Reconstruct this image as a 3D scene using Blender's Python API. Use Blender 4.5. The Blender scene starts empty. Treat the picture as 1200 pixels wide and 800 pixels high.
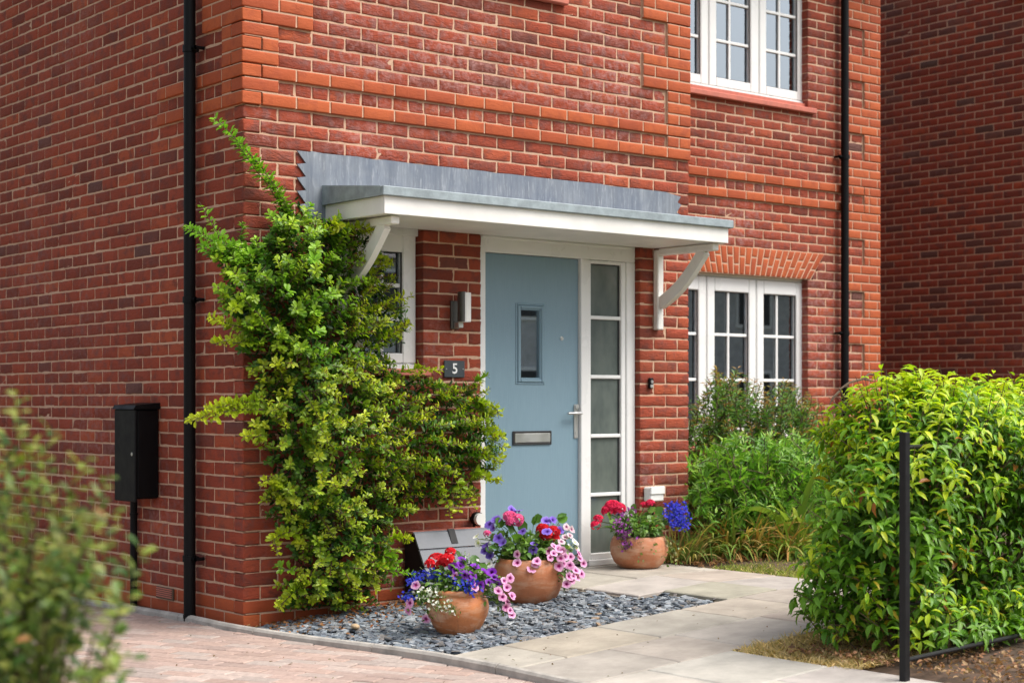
import bpy, math, random
import numpy as np
from mathutils import Vector, Matrix
random.seed(7)
rng = np.random.default_rng(11)
SC = bpy.context.scene
COL = SC.collection

# ------------------------------------------------------------------ camera model (survey of the photograph, metres)
F_PX, CXP, HYP, TH = 1922.77, 600.0, 470.15, 0.6816
CAM = np.array([-4.566, -7.987, 1.2442])
RV = np.array([math.cos(TH), -math.sin(TH)])
DV = np.array([math.sin(TH), math.cos(TH)])
C = 0.07635            # brick course
def zk(k): return 0.14 + (k - 2) * C
def _ray(x, y):
    d = DV + (x - CXP) / F_PX * RV
    return np.array([d[0], d[1], (HYP - y) / F_PX])
def onY(x, y, Y):
    r = _ray(x, y); return CAM + r * (Y - CAM[1]) / r[1]
def atD(x, y, d): return CAM + _ray(x, y) * d
def g(X, Y=0.0):
    """ground height"""
    if X < 0.0: return -0.027 * min(max(Y, 0.0), 5.0)
    return min(0.065 * X, 0.165)

# ------------------------------------------------------------------ tagging
def tag(o, label=None, cat=None, group=None, kind=None):
    if label: o['label'] = label
    if cat: o['category'] = cat
    if group: o['group'] = group
    if kind: o['kind'] = kind
    return o
def empty(name, loc, label, cat, group=None):
    o = bpy.data.objects.new(name, None); COL.objects.link(o)
    o.location = loc; o.empty_display_size = 0.1
    return tag(o, label, cat, group)
def link(name, me, mat, parent=None, smooth=False):
    o = bpy.data.objects.new(name, me); COL.objects.link(o)
    mats = mat if isinstance(mat, (list, tuple)) else [mat]
    for m in mats:
        if len(me.materials) < len(mats): me.materials.append(m)
    if smooth:
        me.polygons.foreach_set('use_smooth', np.ones(len(me.polygons), dtype=bool))
    if parent is not None:
        o.parent = parent
        o.matrix_parent_inverse = wmat(parent).inverted()
    return o
def wmat(o):
    m = o.matrix_basis
    if o.parent is not None:
        return wmat(o.parent) @ o.matrix_parent_inverse @ m
    return m

# ------------------------------------------------------------------ materials
def mat(name):
    m = bpy.data.materials.new(name); m.use_nodes = True
    nt = m.node_tree; nt.nodes.clear()
    out = nt.nodes.new('ShaderNodeOutputMaterial')
    b = nt.nodes.new('ShaderNodeBsdfPrincipled')
    nt.links.new(b.outputs[0], out.inputs[0])
    return m, nt, b, out
def N(nt, t, **kw):
    n = nt.nodes.new(t)
    for k, v in kw.items():
        if k.startswith('i_'):
            key = k[2:]; key = int(key) if key.isdigit() else key
            n.inputs[key].default_value = v
        else: setattr(n, k, v)
    return n
def ramp(nt, stops, interp='LINEAR'):
    r = nt.nodes.new('ShaderNodeValToRGB'); r.color_ramp.interpolation = interp
    el = r.color_ramp.elements
    while len(el) < len(stops): el.new(0.5)
    for e, (p, c) in zip(el, stops):
        e.position = p; e.color = (c[0], c[1], c[2], 1)
    return r
def mixc(nt, fac, a, b, mode='MIX'):
    n = nt.nodes.new('ShaderNodeMix'); n.data_type = 'RGBA'; n.blend_type = mode
    for s, v in ((0, fac), (6, a), (7, b)):
        if isinstance(v, (int, float)): n.inputs[s].default_value = v
        elif isinstance(v, tuple): n.inputs[s].default_value = (v[0], v[1], v[2], 1)
        else: nt.links.new(v, n.inputs[s])
    return n.outputs[2]
def noise(nt, vec, scale, detail=3, rough=0.6, dist=0.0):
    n = N(nt, 'ShaderNodeTexNoise'); n.inputs['Scale'].default_value = scale
    n.inputs['Detail'].default_value = detail; n.inputs['Roughness'].default_value = rough
    n.inputs['Distortion'].default_value = dist
    if vec is not None: nt.links.new(vec, n.inputs['Vector'])
    return n
def mapr(nt, v, a, b, c, d):
    n = N(nt, 'ShaderNodeMapRange'); nt.links.new(v, n.inputs[0])
    for i, x in enumerate((a, b, c, d)): n.inputs[i + 1].default_value = x
    return n.outputs[0]
def bump(nt, b, h, strength=0.4, dist=0.01):
    n = N(nt, 'ShaderNodeBump'); n.inputs['Strength'].default_value = strength
    n.inputs['Distance'].default_value = dist
    nt.links.new(h, n.inputs['Height']); nt.links.new(n.outputs[0], b.inputs['Normal'])
def objco(nt):
    return N(nt, 'ShaderNodeNewGeometry').outputs['Position']
def scaled(nt, vec, s):
    n = N(nt, 'ShaderNodeMapping'); nt.links.new(vec, n.inputs[0]); n.inputs['Scale'].default_value = s
    return n.outputs[0]

def plain(name, col, rough=0.5, var=0.12, nscale=12, bmp=0.05, metallic=0.0, spec=0.5, bscale=60):
    m, nt, b, _ = mat(name)
    p = objco(nt)
    n = noise(nt, p, nscale, 4)
    dark = tuple(c * (1 - var) for c in col); lite = tuple(min(1, c * (1 + var)) for c in col)
    r = ramp(nt, [(0.3, dark), (0.7, lite)]); nt.links.new(n.outputs[0], r.inputs[0])
    nt.links.new(r.outputs[0], b.inputs['Base Color'])
    b.inputs['Roughness'].default_value = rough; b.inputs['Metallic'].default_value = metallic
    b.inputs['Specular IOR Level'].default_value = spec
    rr = mapr(nt, n.outputs[0], 0.3, 0.7, max(0.02, rough - 0.08), min(1, rough + 0.1))
    nt.links.new(rr, b.inputs['Roughness'])
    if bmp: bump(nt, b, noise(nt, p, bscale, 3).outputs[0], bmp, 0.004)
    return m

def brick_mat(name, stops, patch, patch_amt, bloom=0.0, crease=0.5, rough=0.85):
    m, nt, b, _ = mat(name)
    geo = N(nt, 'ShaderNodeNewGeometry'); p = geo.outputs['Position']; rnd = geo.outputs['Random Per Island']
    r = ramp(nt, stops); nt.links.new(rnd, r.inputs[0])
    off = N(nt, 'ShaderNodeVectorMath', operation='MULTIPLY_ADD')
    comb = N(nt, 'ShaderNodeCombineXYZ')
    for i in range(3): nt.links.new(rnd, comb.inputs[i])
    nt.links.new(comb.outputs[0], off.inputs[0]); off.inputs[1].default_value = (37, 53, 71); nt.links.new(p, off.inputs[2])
    q = off.outputs[0]
    n1 = noise(nt, q, 13, 3)
    col = mixc(nt, mapr(nt, n1.outputs[0], 0.48, 0.68, 0, patch_amt), r.outputs[0], patch)
    nl = noise(nt, p, 0.55, 3, .6); col = mixc(nt, mapr(nt, nl.outputs[0], .35, .65, 0, .10), col, (.14, .035, .022))
    n2 = noise(nt, q, 55, 4, 0.7)
    col = mixc(nt, mapr(nt, n2.outputs[0], 0.25, 0.75, 0.0, 0.34), col, (0.35, 0.35, 0.35), 'OVERLAY')
    if bloom:
        n3 = noise(nt, p, 0.8, 3, 0.55); n4 = noise(nt, q, 26, 3, 0.7)
        mul = N(nt, 'ShaderNodeMath', operation='MULTIPLY')
        nt.links.new(mapr(nt, n3.outputs[0], 0.47, 0.68, 0, 1), mul.inputs[0])
        nt.links.new(mapr(nt, n4.outputs[0], 0.42, 0.7, 0, bloom), mul.inputs[1])
        col = mixc(nt, mul.outputs[0], col, (0.52, 0.28, 0.26))
    nt.links.new(col, b.inputs['Base Color'])
    b.inputs['Roughness'].default_value = rough; b.inputs['Specular IOR Level'].default_value = 0.3
    # creased face: stretched, distorted noise plus grain
    s = scaled(nt, q, (1, 1, 2.6))
    nc = noise(nt, s, 16, 4, 0.6, 1.4); ng = noise(nt, q, 160, 3, 0.7)
    a = N(nt, 'ShaderNodeMath', operation='MULTIPLY_ADD')
    nt.links.new(nc.outputs[0], a.inputs[0]); a.inputs[1].default_value = 2.2
    nt.links.new(mapr(nt, ng.outputs[0], 0, 1, 0, 0.45), a.inputs[2])
    bump(nt, b, a.outputs[0], crease, 0.006)
    return m

M = {}
RED_ST = [(0, (.19, .039, .022)), (.3, (.29, .054, .027)), (.6, (.355, .066, .031)), (.8, (.28, .055, .031)), (.93, (.42, .088, .035)), (.985, (.19, .05, .034)), (1, (.13, .060, .050))]
M['red'] = brick_mat('red_facing_brick', RED_ST, (.12, .045, .038), 0.66, bloom=0.62, crease=0.8)
M['redleft'] = brick_mat('red_side_brick', RED_ST, (.12, .045, .038), 0.62, bloom=0.26, crease=0.8)
M['orange'] = brick_mat('orange_dressing_brick', [(0, (.35, .066, .022)), (.4, (.42, .086, .027)), (.75, (.47, .104, .031)), (1, (.37, .072, .025))], (.30, .06, .026), 0.55, crease=0.3, rough=0.75)
M['nred'] = brick_mat('neighbour_brick', [(0, (.12, .055, .044)), (.2, (.21, .046, .028)), (.55, (.32, .056, .028)), (.8, (.27, .052, .028)), (.93, (.42, .082, .034)), (1, (.11, .07, .058))],
                      (.10, .05, .045), 0.6, bloom=0.25, crease=0.5)
def mortar_mat():
    m, nt, b, _ = mat('mortar'); p = objco(nt)
    n = noise(nt, p, 70, 4, 0.7); n2 = noise(nt, p, 1.3, 3)
    r = ramp(nt, [(0.25, (.46, .285, .19)), (0.7, (.63, .41, .285))]); nt.links.new(n.outputs[0], r.inputs[0])
    c = mixc(nt, mapr(nt, n2.outputs[0], .35, .7, 0, .45), r.outputs[0], (.46, .29, .20))
    nt.links.new(c, b.inputs['Base Color']); b.inputs['Roughness'].default_value = 0.95
    bump(nt, b, n.outputs[0], 0.6, 0.004); return m
M['mortar'] = mortar_mat()
M['white'] = plain('white_upvc', (.80, .80, .79), 0.3, 0.03, 3, 0.0)
M['cream'] = plain('white_painted_board', (.80, .785, .75), 0.5, 0.09, 4, 0.05)
M['seal'] = plain('grey_gasket', (.035, .035, .037), 0.6, 0.1, 20, 0)
M['black'] = plain('black_plastic', (.004, .0042, .005), 0.48, 0.2, 14, 0.03, spec=.16)
M['blackmetal'] = plain('black_painted_metal', (.008, .008, .009), 0.5, 0.3, 30, 0.1, spec=.3)
M['steel'] = plain('brushed_steel', (.60, .60, .59), 0.34, 0.04, 8, 0, metallic=.85)
M['plate'] = plain('anthracite_plate', (.045, .055, .065), 0.4, 0.1, 20, 0.02)
M['signwhite'] = plain('sign_white', (.8, .8, .8), 0.5, 0.02)
M['lampwhite'] = plain('opal_diffuser', (.78, .77, .74), 0.35, 0.03)
M['dust'] = plain('dark_room', (.22, .21, .20), 0.9, 0.1)
M['tilesill'] = plain('red_tile_sill', (.50, .15, .105), 0.7, 0.15, 18, 0.1)
M['concrete'] = plain('concrete_kerb', (.40, .37, .33), 0.9, 0.3, 9, 0.4, bscale=90)
M['rooftile'] = plain('roof_tile', (.10, .075, .065), 0.85, 0.3, 8, 0.3, bscale=30)
M['soil'] = plain('dark_soil', (.085, .052, .034), 0.95, 0.55, 16, 0.9, bscale=45)
M['stem'] = plain('brown_stem', (.10, .065, .04), 0.8, 0.35, 30, 0.3)
M['greenstem'] = plain('green_stem', (.09, .13, .03), 0.6, 0.3, 30, 0.1)
M['curtain'] = plain('pale_curtain', (.80, .83, .88), 0.9, 0.06, 6, 0)
M['greycurtain'] = plain('grey_curtain', (.80, .78, .75), 0.9, 0.08, 6, 0)
M['skyblind'] = plain('sky_tinted_blind', (.44, .58, .76), 0.9, 0.05, 3, 0)  # blue tint paints the pale sky reflection of the upper panes
M['darkblind'] = plain('dark_blind', (.62, .62, .66), 0.9, 0.05, 3, 0)
M['vase'] = plain('pale_vase', (.55, .65, .35), 0.3, 0.1)
M['tulip'] = plain('white_petal', (.85, .82, .80), 0.5, 0.05)
M['greyslat'] = plain('grey_painted_slat', (.15, .16, .18), 0.55, 0.15, 10, 0.15)
M['render'] = plain('pale_render', (.50, .50, .50), .9, .2, 5, .2)
M['pebble'] = plain('tan_stone', (.45, .32, .19), 0.8, 0.2, 25, 0.2)
M['bitumen'] = plain('asphalt', (.05, .05, .052), 0.9, 0.2, 30, 0.4)

def door_mat():
    m, nt, b, _ = mat('blue_grey_grained_door'); p = objco(nt)
    n = noise(nt, scaled(nt, p, (1, 1, .04)), 170, 4, .65); n2 = noise(nt, scaled(nt, p, (1, 1, .35)), 3.0, 3)
    r = ramp(nt, [(0.25, (.165, .262, .325)), (0.75, (.20, .305, .372))]); nt.links.new(n.outputs[0], r.inputs[0])
    c = mixc(nt, mapr(nt, n2.outputs[0], .3, .7, 0, .3), r.outputs[0], (.23, .33, .40))
    nt.links.new(c, b.inputs['Base Color']); b.inputs['Roughness'].default_value = 0.48
    bump(nt, b, n.outputs[0], 0.25, 0.002); return m
M['door'] = door_mat()
def lead_mat():
    m, nt, b, _ = mat('weathered_lead'); p = objco(nt)
    n = noise(nt, scaled(nt, p, (1, 1, .07)), 26, 5, .7); n2 = noise(nt, p, 5, 4, .65); n3 = noise(nt, scaled(nt, p, (1, 1, .12)), 75, 3, .7)
    r = ramp(nt, [(0.25, (.13, .15, .18)), (0.5, (.19, .215, .25)), (0.72, (.28, .31, .345))]); nt.links.new(n.outputs[0], r.inputs[0])
    c = mixc(nt, mapr(nt, n2.outputs[0], .38, .7, 0, .55), r.outputs[0], (.10, .13, .19))
    c = mixc(nt, mapr(nt, n3.outputs[0], .55, .72, 0, .55), c, (.42, .44, .46))
    nt.links.new(c, b.inputs['Base Color']); b.inputs['Roughness'].default_value = 0.6; b.inputs['Metallic'].default_value = 0.15
    bump(nt, b, n2.outputs[0], .35, .01); return m
M['lead'] = lead_mat()
M['leadlip'] = plain('pale_lead_edge', (.27, .32, .345), .6, .25, 14, .1)
def terracotta(name, a, bcol, wash):
    m, nt, b, _ = mat(name)
    tc = N(nt, 'ShaderNodeTexCoord').outputs['Object']
    n = noise(nt, scaled(nt, tc, (1, 1, 1.6)), 9, 5, .65); n2 = noise(nt, scaled(nt, tc, (1, 1, 3)), 5, 4, .7, .5); n3 = noise(nt, tc, 80, 3)
    r = ramp(nt, [(0.25, a), (0.7, bcol)]); nt.links.new(n.outputs[0], r.inputs[0])
    c = mixc(nt, mapr(nt, n2.outputs[0], .45, .62, 0, wash), r.outputs[0], (.60, .40, .27))
    n4 = noise(nt, scaled(nt, tc, (1, 1, .12)), 30, 3, .7); c = mixc(nt, mapr(nt, n4.outputs[0], .55, .72, 0, .45), c, (.20, .075, .035))
    c = mixc(nt, mapr(nt, n3.outputs[0], .62, .75, 0, .35), c, (.16, .07, .04))
    nt.links.new(c, b.inputs['Base Color']); b.inputs['Roughness'].default_value = .62
    bump(nt, b, n3.outputs[0], .2, .003); return m
M['terra1'] = terracotta('weathered_terracotta', (.40, .13, .045), (.55, .20, .07), .7)
M['terra2'] = terracotta('smooth_terracotta', (.40, .135, .055), (.50, .18, .075), .45)
M['terra3'] = terracotta('pale_terracotta', (.42, .15, .07), (.52, .21, .10), .6)

def glass_mat(name, tint=(.9, .92, .92), f=1.0, rough=0.0, ior=1.5, base=0.04):
    m, nt, b, out = mat(name); nt.nodes.remove(b)
    tr = N(nt, 'ShaderNodeBsdfTransparent'); tr.inputs[0].default_value = (*tint, 1)
    gl = N(nt, 'ShaderNodeBsdfGlossy'); gl.inputs['Roughness'].default_value = rough; gl.inputs[0].default_value = (.86, .94, 1, 1)
    fr = N(nt, 'ShaderNodeFresnel'); fr.inputs[0].default_value = ior
    ml = N(nt, 'ShaderNodeMath', operation='MULTIPLY_ADD', use_clamp=True); nt.links.new(fr.outputs[0], ml.inputs[0]); ml.inputs[1].default_value = f; ml.inputs[2].default_value = base
    mx = N(nt, 'ShaderNodeMixShader'); nt.links.new(ml.outputs[0], mx.inputs[0]); nt.links.new(tr.outputs[0], mx.inputs[1]); nt.links.new(gl.outputs[0], mx.inputs[2])
    nt.links.new(mx.outputs[0], out.inputs[0]); return m
M['glass'] = glass_mat('window_glass', f=2.2, base=.26)
def frosted():
    m, nt, b, _ = mat('obscure_glass'); p = objco(nt)
    n = noise(nt, scaled(nt, p, (1, 1, .5)), 7, 3); r = ramp(nt, [(.3, (.075, .095, .09)), (.7, (.14, .165, .15))]); nt.links.new(n.outputs[0], r.inputs[0])
    nt.links.new(r.outputs[0], b.inputs['Base Color']); b.inputs['Roughness'].default_value = .09; b.inputs['IOR'].default_value = 1.7
    bump(nt, b, noise(nt, p, 90, 2).outputs[0], .06, .003); return m
M['frost'] = frosted()

def leaf_mat(name, transl=0.35, rough=0.42, spec=0.45, hue_var=0.25, sat=1.0):
    """colour comes from each leaf's own attribute; a little variation per leaf"""
    m, nt, b, out = mat(name)
    at = N(nt, 'ShaderNodeAttribute', attribute_name='Col')
    geo = N(nt, 'ShaderNodeNewGeometry')
    v = mapr(nt, geo.outputs['Random Per Island'], 0, 1, 1 - hue_var, 1 + hue_var)
    sc = N(nt, 'ShaderNodeVectorMath', operation='SCALE'); nt.links.new(at.outputs['Color'], sc.inputs[0]); nt.links.new(v, sc.inputs['Scale'])
    nt.links.new(sc.outputs[0], b.inputs['Base Color'])
    b.inputs['Roughness'].default_value = rough; b.inputs['Specular IOR Level'].default_value = spec
    tl = N(nt, 'ShaderNodeBsdfTranslucent')
    c2 = mixc(nt, 1.0, sc.outputs[0], (1.25, 1.3, .55), 'MULTIPLY'); nt.links.new(c2, tl.inputs[0])
    mx = N(nt, 'ShaderNodeMixShader'); mx.inputs[0].default_value = transl
    nt.links.new(b.outputs[0], mx.inputs[1]); nt.links.new(tl.outputs[0], mx.inputs[2]); nt.links.new(mx.outputs[0], out.inputs[0])
    return m
M['leaf'] = leaf_mat('leaf'); M['petal'] = leaf_mat('petal', .25, .6, .2, .16); M['dry'] = leaf_mat('dry_blade', .25, .75, .15, .25)

def attr_mat(name, rough=0.8, bmp=.3, bscale=70, nvar=.35, nscale=25, spec=.4):
    m, nt, b, _ = mat(name); p = objco(nt)
    at = N(nt, 'ShaderNodeAttribute', attribute_name='Col'); n = noise(nt, p, nscale, 4, .65); n2 = noise(nt, p, bscale, 4, .7)
    v = mapr(nt, n.outputs[0], .25, .75, 1 - nvar, 1 + nvar)
    sc = N(nt, 'ShaderNodeVectorMath', operation='SCALE'); nt.links.new(at.outputs['Color'], sc.inputs[0]); nt.links.new(v, sc.inputs['Scale'])
    nt.links.new(sc.outputs[0], b.inputs['Base Color']); b.inputs['Roughness'].default_value = rough; b.inputs['Specular IOR Level'].default_value = spec
    bump(nt, b, n2.outputs[0], bmp, .006); return m
M['paver'] = attr_mat('block_paver', .9, .5, 120, .22, 30)
M['slab'] = attr_mat('riven_slab', .85, .6, 22, .26, 4.5)
M['slate'] = attr_mat('slate_chip', .5, .5, 60, .25, 30)

# ------------------------------------------------------------------ geometry helpers
class MB:
    def __init__(s): s.v = []; s.f = []; s.c = []; s.col = None
    def pts(s, vs, fs, col=None):
        o = len(s.v); s.v += [tuple(v) for v in vs]; s.f += [tuple(i + o for i in f) for f in fs]
        s.c += [col or (1, 1, 1)] * len(vs)
    def box(s, a, b, bev=0.0, col=None, R=None, T=None):
        (x0, y0, z0), (x1, y1, z1) = a, b
        x0, x1 = min(x0, x1), max(x0, x1); y0, y1 = min(y0, y1), max(y0, y1); z0, z1 = min(z0, z1), max(z0, z1)
        e = min(bev, (x1 - x0) * .45, (y1 - y0) * .45, (z1 - z0) * .45)
        if e <= 0:
            vs = [(x, y, z) for z in (z0, z1) for y in (y0, y1) for x in (x0, x1)]
            fs = [(0, 2, 3, 1), (4, 5, 7, 6), (0, 1, 5, 4), (2, 6, 7, 3), (0, 4, 6, 2), (1, 3, 7, 5)]
        else:
            vs = []; idx = {}
            for cx, X, sx in ((0, x0, 1), (1, x1, -1)):
                for cy, Y, sy in ((0, y0, 1), (1, y1, -1)):
                    for cz, Z, sz in ((0, z0, 1), (1, z1, -1)):
                        for ax in range(3):
                            p = [X + sx * e, Y + sy * e, Z + sz * e]; p[ax] = (X, Y, Z)[ax]
                            idx[cx, cy, cz, ax] = len(vs); vs.append(tuple(p))
            fs = []
            I = idx
            for c in (0, 1):
                q = [I[c, 0, 0, 0], I[c, 1, 0, 0], I[c, 1, 1, 0], I[c, 0, 1, 0]]; fs.append(q if c else q[::-1])
                q = [I[0, c, 0, 1], I[0, c, 1, 1], I[1, c, 1, 1], I[1, c, 0, 1]]; fs.append(q if c else q[::-1])
                q = [I[0, 0, c, 2], I[1, 0, c, 2], I[1, 1, c, 2], I[0, 1, c, 2]]; fs.append(q if c else q[::-1])
            for a_ in (0, 1):
                for b_ in (0, 1):
                    sgn = (a_ == b_)
                    q = [I[0, a_, b_, 1], I[1, a_, b_, 1], I[1, a_, b_, 2], I[0, a_, b_, 2]]; fs.append(q if not sgn else q[::-1])
                    q = [I[a_, 0, b_, 0], I[a_, 1, b_, 0], I[a_, 1, b_, 2], I[a_, 0, b_, 2]]; fs.append(q if sgn else q[::-1])
                    q = [I[a_, b_, 0, 0], I[a_, b_, 1, 0], I[a_, b_, 1, 1], I[a_, b_, 0, 1]]; fs.append(q if not sgn else q[::-1])
                    for c_ in (0, 1):
                        t = [I[a_, b_, c_, 0], I[a_, b_, c_, 1], I[a_, b_, c_, 2]]
                        fs.append(t if (a_ + b_ + c_) % 2 else t[::-1])
        if R is not None: vs = [tuple(R @ Vector(v)) for v in vs]
        if T is not None: vs = [(v[0] + T[0], v[1] + T[1], v[2] + T[2]) for v in vs]
        s.pts(vs, fs, col)
    def tube(s, path, r, n=8, cap=True, col=None):
        path = [np.array(p, float) for p in path]; rs = r if isinstance(r, (list, tuple)) else [r] * len(path)
        rings = []; up = None
        for i, p in enumerate(path):
            t = path[min(i + 1, len(path) - 1)] - path[max(i - 1, 0)]; t = t / (np.linalg.norm(t) + 1e-9)
            if up is None:
                a = np.array([0, 0, 1.]) if abs(t[2]) < .9 else np.array([1., 0, 0]); up = np.cross(t, a)
            up = up - t * np.dot(up, t); up /= np.linalg.norm(up) + 1e-9; w = np.cross(t, up)
            rings.append([p + rs[i] * (math.cos(2 * math.pi * j / n) * up + math.sin(2 * math.pi * j / n) * w) for j in range(n)])
        vs = [v for rg in rings for v in rg]; fs = []
        for i in range(len(path) - 1):
            for j in range(n):
                fs.append((i * n + j, i * n + (j + 1) % n, (i + 1) * n + (j + 1) % n, (i + 1) * n + j))
        if cap: fs += [tuple(range(n))[::-1], tuple((len(path) - 1) * n + j for j in range(n))]
        s.pts(vs, fs, col)
    def lathe(s, prof, n=40, c=(0, 0, 0), col=None, wob=0.0):
        vs = []; fs = []
        for r, z in prof:
            for j in range(n):
                a = 2 * math.pi * j / n; k = 1 + wob * math.sin(2 * a + 1) 
                vs.append((c[0] + r * k * math.cos(a), c[1] + r * k * math.sin(a), c[2] + z))
        for i in range(len(prof) - 1):
            for j in range(n): fs.append((i * n + j, i * n + (j + 1) % n, (i + 1) * n + (j + 1) % n, (i + 1) * n + j))
        s.pts(vs, fs, col)
    def prism(s, poly, ax, a, b, col=None):
        """poly: list of 2-D points in the two other axes; extruded along axis ax from a to b"""
        def P(p, t):
            q = list(p); q.insert(ax, t); return tuple(q)
        n = len(poly); vs = [P(p, a) for p in poly] + [P(p, b) for p in poly]
        area = sum(poly[i][0] * poly[(i + 1) % n][1] - poly[(i + 1) % n][0] * poly[i][1] for i in range(n))
        fs = [tuple(range(n))[::-1], tuple(range(n, 2 * n))] + [(i, (i + 1) % n, n + (i + 1) % n, n + i) for i in range(n)]
        flip = ((area > 0) != (ax != 1)) != (b < a)
        if flip: fs = [f[::-1] for f in fs]
        s.pts(vs, fs, col)
    def mesh(s, name, color=False):
        me = bpy.data.meshes.new(name); me.from_pydata(s.v, [], s.f); me.update()
        if color:
            at = me.color_attributes.new('Col', 'FLOAT_COLOR', 'POINT')
            at.data.foreach_set('color', np.array([(*c, 1) for c in s.c], dtype=np.float32).ravel())
        return me
    def build(s, name, m, parent=None, smooth=False, color=False):
        return link(name, s.mesh(name, color), m, parent, smooth)

def np_mesh(name, V, Fc, cols=None):
    """V (n,3); Fc list of (m,k) index arrays"""
    me = bpy.data.meshes.new(name)
    V = np.asarray(V, np.float32)
    me.vertices.add(len(V)); me.vertices.foreach_set('co', V.ravel())
    loops = np.concatenate([f.ravel() for f in Fc]).astype(np.int32)
    sizes = np.concatenate([np.full(len(f), f.shape[1]) for f in Fc]).astype(np.int32)
    starts = np.concatenate([[0], np.cumsum(sizes)[:-1]]).astype(np.int32)
    me.loops.add(len(loops)); me.loops.foreach_set('vertex_index', loops)
    me.polygons.add(len(sizes)); me.polygons.foreach_set('loop_start', starts); me.polygons.foreach_set('loop_total', sizes)
    me.update(calc_edges=True)
    if cols is not None:
        at = me.color_attributes.new('Col', 'FLOAT_COLOR', 'POINT')
        c4 = np.ones((len(V), 4), np.float32); c4[:, :3] = cols; at.data.foreach_set('color', c4.ravel())
    return me

def unit(a): return a / (np.linalg.norm(a, axis=-1, keepdims=True) + 1e-9)
# leaf templates: along (0..1), across (-.5..5), up; unit length, unit width
LEAF5 = (np.array([(0, 0, 0), (.45, -.5, .05), (.5, 0, -.06), (.45, .5, .05), (1, 0, -.12)], float), [np.array([(0, 1, 4, 2), (0, 2, 4, 3)])])
LEAF8 = (np.array([(0, 0, 0), (.3, -.42, .10), (.3, 0, .02), (.3, .42, .10), (.66, -.40, .04), (.66, 0, -.06), (.66, .40, .04), (1, 0, -.26)], float),
         [np.array([(1, 4, 5, 2), (2, 5, 6, 3)]), np.array([(0, 1, 2), (0, 2, 3), (4, 7, 5), (5, 7, 6)])])
LEAFO = (np.array([(0, 0, 0), (.38, -.40, .07), (.40, 0, -.02), (.38, .40, .07), (.78, -.42, .03), (.80, 0, -.06), (.78, .42, .03), (1, 0, -.14)], float), LEAF8[1])
BLADE = (np.array([(0, -.5, 0), (0, .5, 0), (.35, -.45, .12), (.35, .45, .12), (.7, -.3, .10), (.7, .3, .10), (1, 0, -.06)], float),
         [np.array([(0, 2, 3, 1), (2, 4, 5, 3)]), np.array([(4, 6, 5)])])
ROUND = (np.array([(0, 0, 0), (.15, -.5, .1), (.6, -.55, .12), (1, -.2, .05), (1, .2, .05), (.6, .55, .12), (.15, .5, .1), (.5, 0, -.03)], float),
         [np.array([(0, 1, 7), (1, 2, 7), (2, 3, 7), (3, 4, 7), (4, 5, 7), (5, 6, 7), (6, 0, 7)])])
def leaves(name, m, parent, P, D, U, L, W, cols, tmpl=LEAF5):
    """P base points, D direction of growth, U approximate upper side, L length, W width, cols (n,3)"""
    P = np.asarray(P, float); n = len(P); D = unit(np.asarray(D, float)); U = np.asarray(U, float)
    A = unit(np.cross(U, D)); Up = np.cross(D, A)
    T, FC = tmpl; k = len(T)
    L = np.broadcast_to(L, (n,)); W = np.broadcast_to(W, (n,))
    V = P[:, None, :] + T[None, :, 0, None] * (L[:, None] * 1)[..., None] * D[:, None, :] \
        + T[None, :, 1, None] * W[:, None, None] * A[:, None, :] + T[None, :, 2, None] * L[:, None, None] * Up[:, None, :]
    V = V.reshape(-1, 3); off = (np.arange(n) * k)
    Fs = [(f[None] + off[:, None, None]).reshape(-1, f.shape[1]) for f in FC]
    cc = np.repeat(np.asarray(cols, float), k, axis=0)
    return link(name, np_mesh(name, V, Fs, cc), m, parent, smooth=False)
def rand_dirs(n):
    return unit(rng.normal(size=(n, 3)))

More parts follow.
